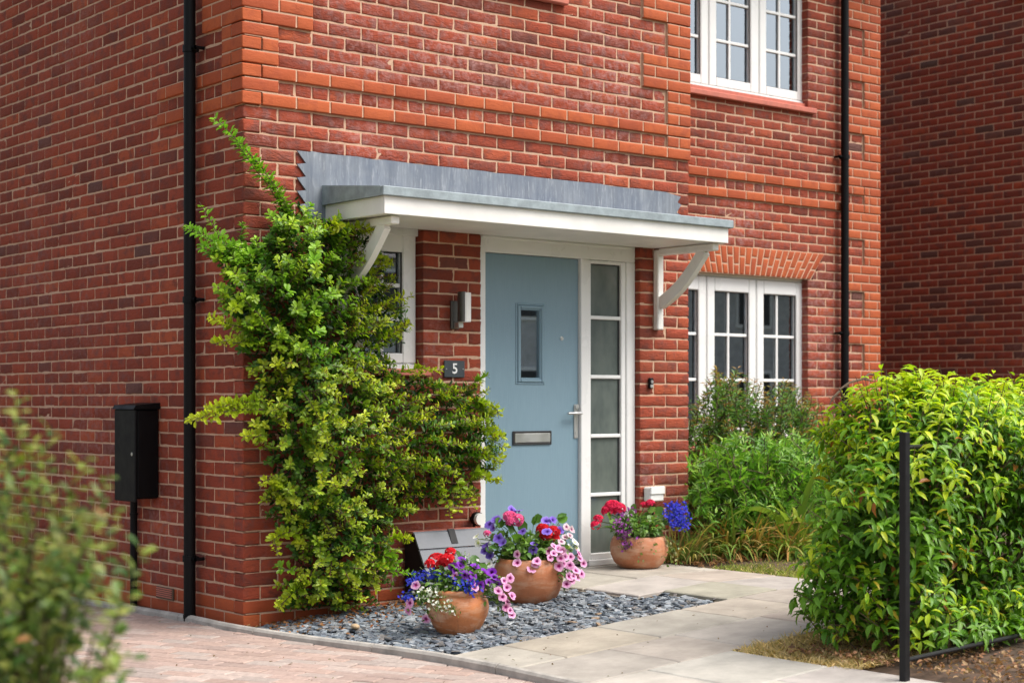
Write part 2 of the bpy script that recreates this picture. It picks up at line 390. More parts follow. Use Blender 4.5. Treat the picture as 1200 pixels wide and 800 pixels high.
# ------------------------------------------------------------------ bricks
class BrickMesh:
    def __init__(s): s.V = []; s.F4 = []; s.n = 0
    def add(s, O, U, Nn, a, b, z0, z1, depth, proj=0.0, rough=1.0, shear=0.0, shear2=None):
        L = b - a; H = z1 - z0
        us = [0, .007] + ([L / 2] if L < .13 else [L * .3, L * .55, L * .78]) + [L - .007, L]
        if L < .04: us = [0, L * .3, L * .7, L]
        vs = [0, .0065, H * .5, H - .0065, H]
        nu, nv = len(us), len(vs)
        S, Z = np.meshgrid(us, vs)                                   # (nv,nu)
        brd = np.zeros((nv, nu), bool); brd[0] = brd[-1] = True; brd[:, 0] = brd[:, -1] = True
        nn = rng.normal(0, .0011 * rough, (nv, nu)) + rng.normal(0, .0010) * rough + (S / L - .5) * rng.normal(0, .0012) * rough
        nn[brd] -= .0022 * (0.5 + .5 * rough) + np.abs(rng.normal(0, .0010 * rough, brd.sum()))
        S = S + rng.normal(0, .0011 * rough, S.shape) * brd; Z = Z + rng.normal(0, .0011 * rough, Z.shape) * brd
        per = [(0, j) for j in range(nu)] + [(i, nu - 1) for i in range(1, nv)] + [(nv - 1, j) for j in range(nu - 2, -1, -1)] + [(i, 0) for i in range(nv - 2, 0, -1)]
        s_f = S.ravel(); z_f = Z.ravel(); n_f = nn.ravel() + proj
        pi = np.array([i * nu + j for i, j in per])
        s_b, z_b = s_f[pi], z_f[pi]; n_b = np.full(len(pi), -depth); n_m = n_f[pi] - .007
        ss = np.concatenate([s_f, s_b, s_b]); zz = np.concatenate([z_f, z_b, z_b]); nq = np.concatenate([n_f, n_m, n_b])
        sh = shear if shear2 is None else shear + (shear2 - shear) * ss / L
        P = O[None] + (a + ss + sh * zz)[:, None] * U[None] + nq[:, None] * Nn[None]
        P[:, 2] += z0 + zz
        f = [(i * nu + j, i * nu + j + 1, (i + 1) * nu + j + 1, (i + 1) * nu + j) for i in range(nv - 1) for j in range(nu - 1)]
        m = len(pi); base = nu * nv
        f += [(pi[q], base + q, base + (q + 1) % m, pi[(q + 1) % m]) for q in range(m)]
        f += [(base + q, base + m + q, base + m + (q + 1) % m, base + (q + 1) % m) for q in range(m)]
        f = np.array(f) + s.n
        if np.dot(np.cross(U, (0, 0, 1)), Nn) < 0: f = f[:, ::-1]
        s.V.append(P); s.F4.append(f); s.n += len(P)
    def build(s, name, m, parent):
        if not s.n: return None
        return link(name, np_mesh(name, np.concatenate(s.V), [np.concatenate(s.F4)]), m, parent, smooth=True)

def free(intervals, cuts):
    for c0, c1 in cuts:
        out = []
        for a, b in intervals:
            if c1 <= a or c0 >= b: out.append((a, b)); continue
            if c0 > a: out.append((a, c0))
            if c1 < b: out.append((c1, b))
        intervals = out
    return [(a, b) for a, b in intervals if b - a > .012]

def brick_wall(parent, O, U, Nn, length, k0, k1, start, openings, cls, red, end=lambda k: 0.0, depth=.1025, rough=1.0, odd=0):
    """start(k): where the row begins; openings: (a,b,k0,k1); cls(k,s)->(class,proj); returns dict of parts"""
    O = np.array(O, float); U = np.array(U, float); Nn = np.array(Nn, float)
    B = {}; mort = MB(); rows = []
    J = .0114
    def mbox(a, b, za, zb, n0, n1):
        p = [O + U * s_ + Nn * n_ for s_ in (a, b) for n_ in (n0, n1)]
        xs = [q[0] for q in p]; ys = [q[1] for q in p]
        mort.box((min(xs), min(ys), za), (max(xs), max(ys), zb))
    for k in range(k0, k1):
        cuts = [(a, b) for a, b, ka, kb in openings if ka <= k < kb]
        s0 = start(k); s1 = length - end(k)
        even = (k + odd) % 2 == 0
        hdr = cls(k, None) == 'header'
        js = []
        t = (.1075 if even else .22) if not hdr else .22
        while t < length + .3:
            js.append(t); t += (.225 if not hdr else .1125)
        zb = cls(k, 'bounds')
        js = sorted(set(round(j, 4) for j in js if all(abs(j - q) > .05 for q in zb)) | set(round(q, 4) for q in zb))
        js = [j for j in js if all(abs(j - q) > .055 for c_ in cuts for q in c_)]
        ed = [s0] + [j for j in js if s0 + .03 < j < s1 - .03] + [s1]
        for a, b in zip(ed[:-1], ed[1:]):
            for a2, b2 in free([(a, b)], cuts):
                name, proj = cls(k, (a2 + b2) / 2)
                aa = a2 + (J / 2 if a2 > s0 + .001 and a2 == a else 0); bb = b2 - (J / 2 if b2 < s1 - .001 and b2 == b else 0)
                if proj and a2 <= s0 + .001 and s0 < .05: aa -= proj
                if bb - aa < .02: continue
                B.setdefault(name, BrickMesh()).add(O, U, Nn, aa, bb, zk(k) + J / 2, zk(k + 1) - J / 2, depth, proj, rough if name == 'wall' else .25)
                if proj: mbox(max(a2, s0) + (.0045 if any(abs(a2 - q) < .004 for q in zb) else 0), b2 - (.0045 if any(abs(b2 - q) < .004 for q in zb) else 0), zk(k) + (J * .7 if k in (38, 40, 41, 44, 47, 50, 53, 56, 59, 62, 65, 68) else 0), zk(k + 1), -.02, proj - .004)
        fr = free([(s0 + .012 if s0 < .05 else s0 - .012, s1 - .004)], cuts)
        if rows and rows[-1][2] == fr: rows[-1][1] = k + 1
        else: rows.append([k, k + 1, fr])
    for ka, kb, fr in rows:
        for a, b in fr: mbox(a + .0045, b - .0045, zk(ka), zk(kb), -depth + .004, -.0042)
    objs = {}
    for nm, bm in B.items():
        objs[nm] = bm.build(nm.split('#')[0], red if nm == 'wall' else M['orange'], parent)
    objs['mortar'] = mort.build('mortar_joints', M['mortar'], objs['wall'])
    return objs

# ================================================================== THE HOUSE
W1 = 3.4775; REC = 1.25; XR = 7.113; KT = 70; ZT = zk(KT)
house = empty('brick_house', (0, 0, 0), 'red brick house with orange brick quoins, white windows and a blue grey front door', 'house')

def cls_front(k, s):
    if s is None: return 'header' if k == 39 else ''
    nar = ((k - 41) // 3) % 2 == 0
    if s == 'bounds':
        if k == 39: return [.22, W1 - .22]
        if k >= 41: return [.22, W1 - .22] if nar else [.4475, W1 - .4475]
        return []
    if k < 2: return ('plinth' if s < 2 else 'plinth#b'), 0.0
    if k in (38, 40): return 'string_course', .018
    if k == 39: return ('string_course', .018) if s < .22 or s > W1 - .22 else ('wall', 0)
    if k >= 41:
        w = .22 if nar else .4475
        if s < w or s > W1 - w: return ('quoin' if s < w else 'quoin#b'), .018
    return 'wall', 0.0
def cls_left(k, s):
    nar = ((k - 41) // 3) % 2 == 0
    if s is None: return ''
    if s == 'bounds':
        if k in (38, 40): return [1.0075 if k % 2 == 0 else 1.0075]
        if k == 39: return [.22] + [.3325 + .1125 * i for i in range(7)]
        if k >= 41: return [.22 if nar else .4475]
        return []
    if k < 2: return 'plinth', 0.0
    if k in (38, 40) and s < 1.0075: return 'string_course', .018
    if k == 39 and s < .22: return 'string_course', .018
    if k >= 41 and s < (.22 if nar else .4475): return 'quoin', .018
    return 'wall', 0.0
LR = XR - W1
def cls_rec(k, s):
    nar = k % 6 in (2, 3, 4); w = LR - (.2225 if nar else .4475)
    if s is None: return 'header' if k == 39 else ''
    if s == 'bounds': return [w]
    if k < 2: return 'plinth', 0.0
    if k == 39: return ('quoin', .018) if s > LR - .2225 else ('wall', 0)
    if s > w: return 'quoin', .018
    if k in (38, 40): return 'string_course', .018
    return 'wall', 0.0
def cls_plain(k, s):
    if s is None: return ''
    if s == 'bounds': return []
    if k < 2: return 'plinth', 0.0
    return 'wall', 0.0

DX0, DX1 = 1.667, 3.016
# odd rows: the front stretcher owns the corner; even rows show the end of the side wall's stretcher
fw = brick_wall(house, (0, 0, 0), (1, 0, 0), (0, -1, 0), W1, -2, KT, lambda k: 0.0 if k % 2 else .1125, [(DX0, DX1, -2, 31), (.744, 1.228, 19, 31), (1.16, 2.32, 50, 66)], cls_front, M['red'])
lw = brick_wall(house, (0, 0, 0), (0, 1, 0), (-1, 0, 0), 8.2, -3, KT, lambda k: .1125 if k % 2 else 0.0, [], cls_left, M['redleft'], odd=1)
rw_open = [(4.40 - W1, 6.165 - W1, 12, 30), (4.40 - W1, 6.165 - W1, 49, 66)]
for kk, dx in ((30, .03), (31, .085), (32, .145)): rw_open.append((4.365 - W1 - dx, 6.20 - W1 + dx, kk, kk + 1))
rw = brick_wall(house, (W1, REC, 0), (1, 0, 0), (0, -1, 0), LR, 0, KT, lambda k: 0.0, rw_open, cls_rec, M['red'])
tw = brick_wall(house, (W1, 0, 0), (0, 1, 0), (1, 0, 0), REC, 0, KT, lambda k: .1125, [], cls_plain, M['red'])

# gauged brick arch over the recessed ground floor window
arch = BrickMesh(); am = MB()
n_ar = 29; xa, xb = 4.365, 6.20; zA, zB = zk(30) + .004, zk(33) - .004; HA = zB - zA
for i in range(n_ar):
    a = xa + (xb - xa) * i / n_ar; b = xa + (xb - xa) * (i + 1) / n_ar
    def sk(x): return ((x - (xa + xb) / 2) / ((xb - xa) / 2)) * .178 / HA
    split = (.36, .66)[i % 2] * HA
    for q0, q1 in ((0, split - .0065), (split + .0065, HA)):
        arch.add(np.array((0, REC, 0.)), np.array((1., 0, 0)), np.array((0, -1., 0)), a + .0065 + sk(a) * q0, b - .0065 + sk(b) * q0, zA + q0, zA + q1, .1, .004, .35, sk(a), sk(b))
am.prism([(xa, zk(30) + .001), (xb, zk(30) + .001), (xb + .178, zk(33) - .001), (xa - .178, zk(33) - .001)], 1, REC - .0005, REC + .098)
ao = arch.build('arch_lintel', M['orange'], house); am.build('mortar_joints', M['mortar'], ao)

# unseen rear and side, roof, floors, inner partition
bk = MB(); bk.box((.11, 8.1, -.2), (XR, 8.2, ZT)); bk.box((XR - .1, REC + .105, -.2), (XR - .002, 8.1, ZT))
bk.build('rear_wall', M['red'], house)
fl = MB(); fl.box((.12, .12, 2.46), (W1 - .12, 8.0, 2.62)); fl.box((W1 - .12, REC + .12, 2.46), (XR - .12, 8.0, 2.62)); fl.box((.12, .3, -.1), (XR - .12, 8.0, .10)); fl.box((.12, .12, ZT - .12), (W1 - .12, 8.0, ZT - .02)); fl.box((W1 - .12, REC + .12, ZT - .12), (XR - .12, 8.0, ZT - .02))
fl.box((.12, 4.2, .1), (XR - .12, 4.3, ZT - .12)); fl.box((1.42, .12, .1), (1.52, 4.2, ZT - .12)); fl.box((W1 - .12, .12, .1), (W1 - .02, 4.2, ZT - .12))
fl.build('inner_floors', M['dust'], house)
rf = MB()
rf.prism([(REC - .28, ZT + .02), (4.6, ZT + 2.6), (8.5, ZT + .02), (8.5, ZT - .06), (REC - .28, ZT - .06)], 0, -.18, XR + .18)
rf.prism([(-.22, ZT + .02), (W1 / 2, ZT + 1.7), (W1 + .22, ZT + .02), (W1 + .22, ZT - .055), (-.22, ZT - .055)], 1, -.16, 3.6)
rfo = rf.build('roof', M['rooftile'], house)
ev = MB(); ev.tube([(W1 + .3, REC - .34, ZT - .06), (XR + .2, REC - .34, ZT - .06)], .055, 10)
ev.build('gutter', M['black'], rfo)
ev = MB(); ev.tube([(-.28, -.1, ZT - .06), (-.28, 8.2, ZT - .06)], .055, 10); ev.build('gutter', M['black'], rfo)

# ------------------------------------------------------------------ windows
def casement(X0, X1, z0, z1, Y, mull, glass, rows, vbar, label=None, sillz=None, trim_top=True, frame_bottom=.0, sill_over=.05, sash_w=.055):
    """frame at depth Y; mull: X of mullion centres; glass: list of (xa,xb); rows: bar heights; vbar: bar x per glass"""
    fr = MB(); D0, D1 = Y, Y + .022
    gz0, gz1 = rows[0], rows[-1]
    e = .006
    fr.box((X0, D0, z0), (X0 + .045, D1, z1), .004); fr.box((X1 - .045, D0, z0), (X1, D1, z1), .004)
    fr.box((X0 + .045, D0, z1 - .05), (X1 - .045, D1, z1), .004); fr.box((X0 + .045, D0, z0), (X1 - .045, D1, z0 + .05), .004)
    fr.box((X0 + .002, D0 - .03, z0 - .012), (X1 - .002, D0 + .01, z0 + .022), .004)
    for mx in mull: fr.box((mx - .03, D0, z0 + .05), (mx + .03, D1, z1 - .05), .003)
    if trim_top: fr.box((X0 - .0, D0 - .022, z1 - .018), (X1 + .0, D0 + .002, z1 + .012), .003)
    w = fr.build('window', M['white'], house)
    if label: w['label'] = label
    for i, (ga, gb) in enumerate(glass):
        sa = X0 + .012 if i == 0 else mull[i - 1] + .006; sb = X1 - .012 if i == len(glass) - 1 else mull[i] - .006
        s = MB(); Ys = D0 - .022; za, zb = z0 + .028, z1 - .024
        s.box((sa, Ys, za), (ga, Ys + .05, zb), .006); s.box((gb, Ys, za), (sb, Ys + .05, zb), .006)
        s.box((ga, Ys, za), (gb, Ys + .05, gz0), .006); s.box((ga, Ys, gz1), (gb, Ys + .05, zb), .006)
        s.build('sash', M['white'], w)
        bm = MB()
        for zz in rows[1:-1]: bm.box((ga, Ys + .020, zz - .012), (gb, Ys + .036, zz + .012), .003)
        if vbar: bm.box((vbar[i] - .012, Ys + .021, gz0), (vbar[i] + .012, Ys + .035, gz1), .003)
        bm.build('glazing_bars', M['white'], w)
        gk = MB()
        for (p, q) in (((ga, gz0), (ga + .006, gz1)), ((gb - .006, gz0), (gb, gz1)), ((ga, gz1 - .006), (gb, gz1)), ((ga, gz0), (gb, gz0 + .005))):
            gk.box((p[0] - .001, Ys + .012, p[1]), (q[0] + .001, Ys + .019, q[1]))
        gk.build('gasket', M['seal'], w)
        pn = MB(); pn.box((ga - .008, Ys + .0385, gz0 - .008), (gb + .008, Ys + .0425, gz1 + .008)); pn.build('pane', M['glass'], w)
    return w
# ground floor recessed window (three casements), first floor above it
gl3 = [(4.505, 4.918), (5.105, 5.509), (5.691, 6.096)]; mul = [5.0115, 5.600]
wl = casement(4.40, 6.20, zk(12) + .02, 2.278, REC + .09, mul, gl3, [1.055, 1.42, 1.788, 2.14], [4.70, 5.285, 5.875])
wu = casement(4.40, 6.20, 3.775, 5.02, REC + .09, [5.035, 5.634], [(4.50, 4.943), (5.125, 5.53), (5.722, 6.115)], [3.875, 4.183, 4.508, 4.83], [4.72, 5.30, 5.905])
for w, zz in ((wu, 3.729), (wl, zk(12) - .02)):
    s = MB(); s.box((4.34, REC - .045, zz - .045), (6.235, REC + .08, zz), .006); s.box((4.402, REC + .03, zz), (6.163, REC + .12, zz + .045)); s.build('sill', M['tilesill'], w)
wfx = casement(1.16, 2.32, 3.84, 5.02, .09, [1.74], [(1.25, 1.65), (1.83, 2.23)], [3.94, 4.3, 4.62, 4.93], [1.45, 2.03])
s = MB(); s.box((1.12, -.045, 3.785), (2.352, .08, 3.835), .006); s.build('sill', M['tilesill'], wfx)
# small window left of the door, behind the shrub
wsm = casement(.744, 1.232, 1.445, 2.352, .085, [], [(.850, 1.123)], [1.532, 1.735, 1.938, 2.137], [.986])
ft = MB()
ft.box((.744, .05, 2.237), (1.228, .083, 2.352), .004); ft.box((.744, .035, 2.30), (1.228, .05, 2.352), .003); ft.box((1.15, .07, 1.46), (1.182, .085, 2.237), .003)
ft.build('sash', M['white'], wsm)
s = MB(); s.box((.70, -.04, 1.395), (1.262, .08, 1.437), .006); s.build('sill', M['tilesill'], wsm)

# ------------------------------------------------------------------ front door, frame and sidelight
DZ0, DZ1 = .175, 2.262
f = MB(); YF = .042
f.box((DX0 + .002, YF, .165), (1.739, YF + .07, 2.34), .005)
f.box((2.530, YF, DZ0 + .02), (2.600, YF + .07, 2.174), .004)
f.box((1.739, YF, 2.174), (DX1 - .002, YF + .07, 2.34), .005)
f.box((2.935, YF, .165), (DX1 - .002, YF + .07, 2.174), .005)
f.box((2.600, YF + .001, .165), (2.935, YF + .07, .205), .004)
f.box((2.60, YF + .010, .205), (2.625, YF + .055, 2.172), .004); f.box((2.895, YF + .010, .205), (2.935, YF + .055, 2.172), .004)
f.box((2.625, YF + .010, .205), (2.895, YF + .055, .246), .004); f.box((2.625, YF + .010, 2.15), (2.895, YF + .055, 2.172), .004)
f.box((1.70, YF - .012, 2.262), (2.98, YF + .003, 2.338), .004)
df = f.build('door_frame', M['white'], house)
th = MB(); th.box((DX0 + .01, -.035, .1), (DX1 - .01, .16, .163), .006); th.build('threshold', M['concrete'], df)
for zz in (.63, 1.017, 1.406, 1.796):
    b = MB(); b.box((2.625, YF + .014, zz - .012), (2.895, YF + .034, zz + .012), .004); b.build('glazing_bar', M['white'], df)
b = MB(); b.box((2.62, YF + .036, .24), (2.90, YF + .042, 2.155)); b.build('pane', M['frost'], df)
b = MB(); b.box((2.886, YF + .028, .246), (2.8952, YF + .036, 2.15)); b.box((2.625, YF + .028, 2.143), (2.886, YF + .036, 2.15)); b.build('gasket', M['seal'], df)

dl = MB(); YD = YF + .028
VX0, VX1, VZ0, VZ1 = 2.012, 2.228, 1.365, 1.855
dl.box((1.743, YD, .182), (VX0, YD + .044, 2.170)); dl.box((VX1, YD, .182), (2.527, YD + .044, 2.170))
dl.box((VX0, YD, .182), (VX1, YD + .044, VZ0)); dl.box((VX0, YD, VZ1), (VX1, YD + .044, 2.170))
door = dl.build('front_door', M['door'], house)
v = MB()
def ring(mb, x0, x1, z0, z1, w, y0, y1, bev=.004):
    mb.box((x0, y0, z0), (x0 + w, y1, z1), bev); mb.box((x1 - w, y0, z0), (x1, y1, z1), bev)
    mb.box((x0 + w, y0, z0), (x1 - w, y1, z0 + w), bev); mb.box((x0 + w, y0, z1 - w), (x1 - w, y1, z1), bev)
ring(v, 1.998, 2.242, 1.351, 1.869, .014, YD - .006, YD + .01); ring(v, 2.012, 2.228, 1.365, 1.855, .022, YD - .014, YD + .01, .006); ring(v, 2.034, 2.206, 1.387, 1.833, .008, YD - .004, YD + .012, .002)
v.build('glazing_bead', M['door'], door)
v = MB(); v.box((2.040, YD + .014, 1.393), (2.20, YD + .018, 1.827)); v.build('pane', M['glass'], door)
v = MB(); ring(v, 1.972, 2.292, .968, 1.056, .010, YD - .012, YD + .002, .003); v.box((1.982, YD - .006, .978), (2.282, YD - .001, 1.046)); v.build('letter_surround', M['seal'], door)
v = MB(); v.box((1.985, YD - .016, .982), (2.279, YD - .007, 1.042), .006); v.build('letter_plate', M['steel'], door)
v = MB(); v.tube([(2.385, YD - .004, 1.652), (2.385, YD + .004, 1.652)], .014, 14); v.tube([(2.385, YD - .007, 1.652), (2.385, YD - .004, 1.652)], .008, 12); v.build('spyhole', M['steel'], door)
v = MB(); v.box((2.487, YD - .01, 1.003), (2.521, YD - .001, 1.225), .005); v.tube([(2.504, YD - .012, 1.045), (2.504, YD - .009, 1.045)], .011, 12)
v.tube([(2.504, YD - .012, 1.168), (2.504, YD - .05, 1.168)], .010, 10); v.tube([(2.515, YD - .05, 1.168), (2.47, YD - .053, 1.168), (2.40, YD - .048, 1.167)], [.010, .0095, .0085], 10)
v.tube([(2.504, YD - .02, 1.21), (2.504, YD - .012, 1.21)], .016, 12)
v.build('handle', M['steel'], door, smooth=False)
v = MB(); v.box((1.745, YD - .012, .182), (2.525, YD - .001, .215), .004); v.build('weather_bar', M['steel'], door)

# ------------------------------------------------------------------ canopy over the door
CX0, CX1, CY = .528, 3.232, -.605
c = MB()
c.box((CX0, CY, 2.268), (CX1, CY + .022, 2.368), .003)                    # front fascia
c.box((CX0, CY + .022, 2.268), (CX0 + .022, -.004, 2.368), .003); c.box((CX1 - .022, CY + .022, 2.268), (CX1, -.004, 2.368), .003)
can = c.build('door_canopy', M['cream'], house)
c = MB(); c.box((CX0 + .023, CY + .023, 2.274), (CX1 - .023, -.004, 2.288)); c.build('soffit', M['cream'], can)
c = MB()
c.prism([(CY + .004, 2.372), (CY + .004, 2.412), (-.004, 2.470), (-.004, 2.372)], 0, CX0 - .010, CX1 + .012)
lead = c.build('lead_roof', M['lead'], can)
c = MB(); c.box((CX0 - .024, CY - .024, 2.366), (CX1 + .026, CY + .003, 2.4175), .004); c.prism([(CY + .0035, 2.366), (CY + .0035, 2.4175), (-.014, 2.478), (-.014, 2.366)], 0, CX0 - .024, CX0 - .011); c.prism([(CY + .0035, 2.366), (CY + .0035, 2.4175), (-.014, 2.478), (-.014, 2.366)], 0, CX1 + .013, CX1 + .026)
c.build('drip_edge', M['leadlip'], can)
# stepped lead flashing on the wall
top = [(3.392, 2.640)]; x = 3.25
rr = random.Random(3)
while x > .5:
    top.append((x, 2.663 + rr.uniform(-.004, .004))); x -= rr.uniform(.09, .16)
poly = [(.432, 2.466), (3.352, 2.466), (3.396, 2.515), (3.352, 2.530), (3.398, 2.585), (3.36, 2.60)] + top + [(.432, 2.668)]
c = MB(); c.prism(poly, 1, -.009, -.003); c.build('flashing', M['lead'], can)
teeth = [(.438, 2.29), (.438, 2.662)]
for i in range(5):
    z = 2.662 - i * C; teeth += [(.338, z), (.345, z - .006), (.398, z - .066)]
c = MB(); c.prism(teeth, 1, -.012, -.0095 + .006); c.prism([(.40, 2.285), (.532, 2.285), (.532, 2.47), (.40, 2.47)], 1, -.0125, -.0035); c.build('soaker', M['lead'], can)
def bracket(x):
    b = MB(); w = .028
    b.box((x - w, -.048, 1.725), (x + w, -.002, 2.262), .006)                     # wall post
    b.box((x - w, -.56, 2.222), (x + w, -.048, 2.267), .006)                     # arm
    p = []                                                                       # curved strut
    n = 14
    for i in range(n + 1):
        t = i / n; y = -.045 + (-.46 + .045) * t; z = 1.90 + .335 * t - .05 * math.sin(math.pi * t) * -1 * -.9
        p.append((y, z))
    th_ = .034
    poly = [(y + .02, z + th_) for y, z in p] + [(y - .02, z - th_) for y, z in reversed(p)]
    b.prism(poly, 0, x - .021, x + .021)
    return b
bracket(.635).build('bracket', M['cream'], can); bracket(3.165).build('bracket', M['cream'], can)

# ------------------------------------------------------------------ wall mounted things
def downpipe(x, y, out, zlo, zhi, brs, label, arm):
    d = MB(); d.tube([(x, y, zlo), (x, y, zhi)], .0345, 20)
    for z in (zlo + .02, ): d.tube([(x, y, z), (x, y, z + .02)], .038, 20)
    o = d.build('downpipe', M['black'], None, smooth=False); tag(o, label, 'downpipe')
    for z in brs:
        b = MB(); b.tube([(x, y, z - .018), (x, y, z + .018)], .041, 20)
        e = np.array(out); p0 = np.array((x, y, z)) + np.array(arm) * .04
        b.tube([p0, p0 + np.array(arm) * .035 + e * .0], .012, 8)
        q = np.array((x, y, z)); b.box(tuple(q - .012 - np.abs(e) * .0), tuple(q + .012 + 0 * e)); b.tube([q, q + e], .011, 8); b.tube([q + np.array(arm) * .07, q + np.array(arm) * .07 + e * 1.0], .010, 8); b.tube([q + np.array(arm) * .03, q + np.array(arm) * .075], .012, 8)
        b.build('pipe_bracket', M['black'], o)
    return o
downpipe(-.06, .51, (.055, 0, 0), -.02, ZT - .1, (3.268, 1.827, .342), 'black downpipe on the side wall beside the meter box', (0, -1, 0))
downpipe(6.575, REC - .06, (0, .055, 0), .1, ZT - .1, (3.348, 1.83), 'black downpipe right of the recessed windows by the far quoin', (-1, 0, 0))

m = MB(); m.box((-.15, 1.00, .662), (-.002, 1.27, 1.20), .012)
mb = m.build('meter_box', M['black']); tag(mb, 'tall black meter box fixed on the side wall above its own conduit', 'meter box')
m = MB(); m.box((-.163, .995, .645), (-.148, 1.275, 1.198), .006); m.build('door', M['black'], mb)
m = MB(); m.prism([(-.175, 1.198), (-.16, 1.222), (-.002, 1.236), (-.002, 1.198)], 1, .99, 1.28); m.build('lid', M['black'], mb)
m = MB(); m.tube([(-.166, 1.035, .93), (-.161, 1.035, .93)], .011, 12); m.build('lock', M['steel'], mb)
m = MB(); m.tube([(-.032, 1.30 - .02, -.04), (-.032, 1.30 - .02, .67)], .022, 12)
for z in (.03, .55): m.tube([(-.032, 1.28, z), (-.032, 1.28, z + .012)], .026, 12)
m.build('conduit', M['black'], mb)
ab = MB(); ab.box((-.012, .81, zk(1) + .004), (-.001, 1.025, zk(2) - .004), .002)
a1 = ab.build('air_brick', M['stem'], house)  # dark body colour stands in for shade inside the vent slots
ab = MB()
for i in range(5): ab.box((-.016, .82, zk(1) + .014 + i * .012), (-.012, 1.015, zk(1) + .020 + i * .012))
ab.build('louvre', M['tilesill'], a1)

lm = MB(); lm.box((1.425, -.022, 1.683), (1.487, -.001, 1.855), .004)
M['darksteel'] = plain('dark_brushed_steel', (.12, .115, .105), .38, .1, 20, 0, metallic=.7)
lo = lm.build('wall_lamp', M['darksteel']); tag(lo, 'steel wall lamp with white tube beside the front door', 'wall lamp')
lm = MB(); lm.box((1.44, -.075, 1.69), (1.475, -.022, 1.725), .003); lm.tube([(1.4575, -.105, 1.722), (1.4575, -.105, 1.728)], .038, 20); lm.build('arm', M['steel'], lo)
lm = MB(); lm.prism([(1.4575 + .041 * math.cos(t), -.105 + .041 * math.sin(t)) for t in np.linspace(math.radians(30), math.radians(238), 16)], 2, 1.725, 1.905); lm.build('backplate', M['darksteel'], lo)
lm = MB(); lm.tube([(1.462, -.105, 1.726), (1.462, -.105, 1.90)], .0375, 22); lm.build('tube_shade', M['lampwhite'], lo)

n5 = MB(); n5.box((1.378, -.012, 1.390), (1.533, -.002, 1.492), .003); no = n5.build('number_plate', M['plate']); tag(no, 'dark slate house number plate reading 5 on the brick pier', 'house number')
fc = bpy.data.curves.new('numeral', 'FONT'); fc.body = '5'; fc.size = .088; fc.extrude = .0012; fc.align_x = 'CENTER'; fc.align_y = 'CENTER'; fc.offset = .0012
fo_ = bpy.data.objects.new('numeral_outline', fc); nme = bpy.data.meshes.new_from_object(fo_); bpy.data.objects.remove(fo_); bpy.data.curves.remove(fc); nme.materials.clear(); nme.materials.append(M['signwhite'])
fo = bpy.data.objects.new('numeral', nme); COL.objects.link(fo)
fo.rotation_euler = (math.pi / 2, 0, 0); fo.location = (1.4555, -.0138, 1.441); fo.parent = no
for xx in (1.392, 1.519):
    n5 = MB(); n5.tube([(xx, -.0145, 1.441), (xx, -.012, 1.441)], .004, 8); n5.build('screw', M['steel'], no)
bl = MB(); bl.box((3.086, -.022, 1.331), (3.126, -.001, 1.402), .006); bo = bl.build('doorbell', M['black']); tag(bo, 'small black and silver doorbell push on the brick pier', 'doorbell')
bl = MB(); bl.tube([(3.106, -.027, 1.376), (3.106, -.021, 1.376)], .011, 14); bl.box((3.093, -.0245, 1.336), (3.119, -.0215, 1.357), .002); bl.build('button', M['steel'], bo)
wb = MB(); wb.box((3.045, -.07, .575), (3.175, -.002, .672), .008); wo = wb.build('socket_box', M['white']); tag(wo, 'white outdoor socket box low on the brick pier above the far flower pot', 'socket box')
wb = MB(); wb.box((3.043, -.078, .622), (3.177, -.066, .676), .005); wb.build('lid', M['white'], wo); wb = MB(); wb.tube([(3.125, -.012, .12), (3.125, -.012, .575)], .007, 8); wb.build('cable', M['black'], wo)
tp = MB(); tp.tube([(1.597, -.09, .526), (1.597, -.065, .526)], .036, 20); to = tp.build('wall_fitting', M['lampwhite']); tag(to, 'round pale fitting on the brick wall above the grey slatted box', 'wall fitting')
tp = MB(); tp.tube([(1.597, -.066, .526), (1.597, -.04, .526)], .043, 20); tp.tube([(1.597, -.04, .526), (1.597, -.001, .526)], .018, 10); tp.tube([(1.597, -.02, .49), (1.60, -.015, .3), (1.58, -.02, .12)], .008, 6); tp.build('mount', M['black'], to)

# grey slatted box with sloping front
sx0, sx1 = 1.06, 1.60
sb = empty('slatted_box', (1.3, -.2, .06), 'grey box with sloping slatted front and black sides against the wall', 'storage box')
zt, zb_, yt, yb = .475, .075, -.14, -.36
for i in range(4):
    t0, t1 = i / 4 + .014, (i + 1) / 4 - .014
    s_ = MB(); s_.prism([(yt + (yb - yt) * t0, zt + (zb_ - zt) * t0), (yt + (yb - yt) * t1, zt + (zb_ - zt) * t1), (yt + (yb - yt) * t1 + .018, zt + (zb_ - zt) * t1 + .008), (yt + (yb - yt) * t0 + .018, zt + (zb_ - zt) * t0 + .008)], 0, sx0, sx1)
    s_.build('slat', M['greyslat'], sb)
for xx in (sx0 + .012, sx1 - .03):
    s_ = MB(); s_.prism([(-.03, .07), (yb + .03, .07), (yt + .022, zt - .01), (-.03, zt - .01)], 0, xx, xx + .018); s_.build('side_panel', M['blackmetal'], sb)
s_ = MB(); s_.box((sx0 + .012, yt + .03, zt - .014), (sx1 - .012, -.03, zt + .002)); s_.build('top_board', M['tilesill'], sb)
s_ = MB(); s_.prism([(yt - .004, zt + .01), (yt - .045, zt - .075), (yt - .04, zt - .077), (yt + .004, zt + .008)], 0, 1.305, 1.352); s_.build('strap', M['blackmetal'], sb)

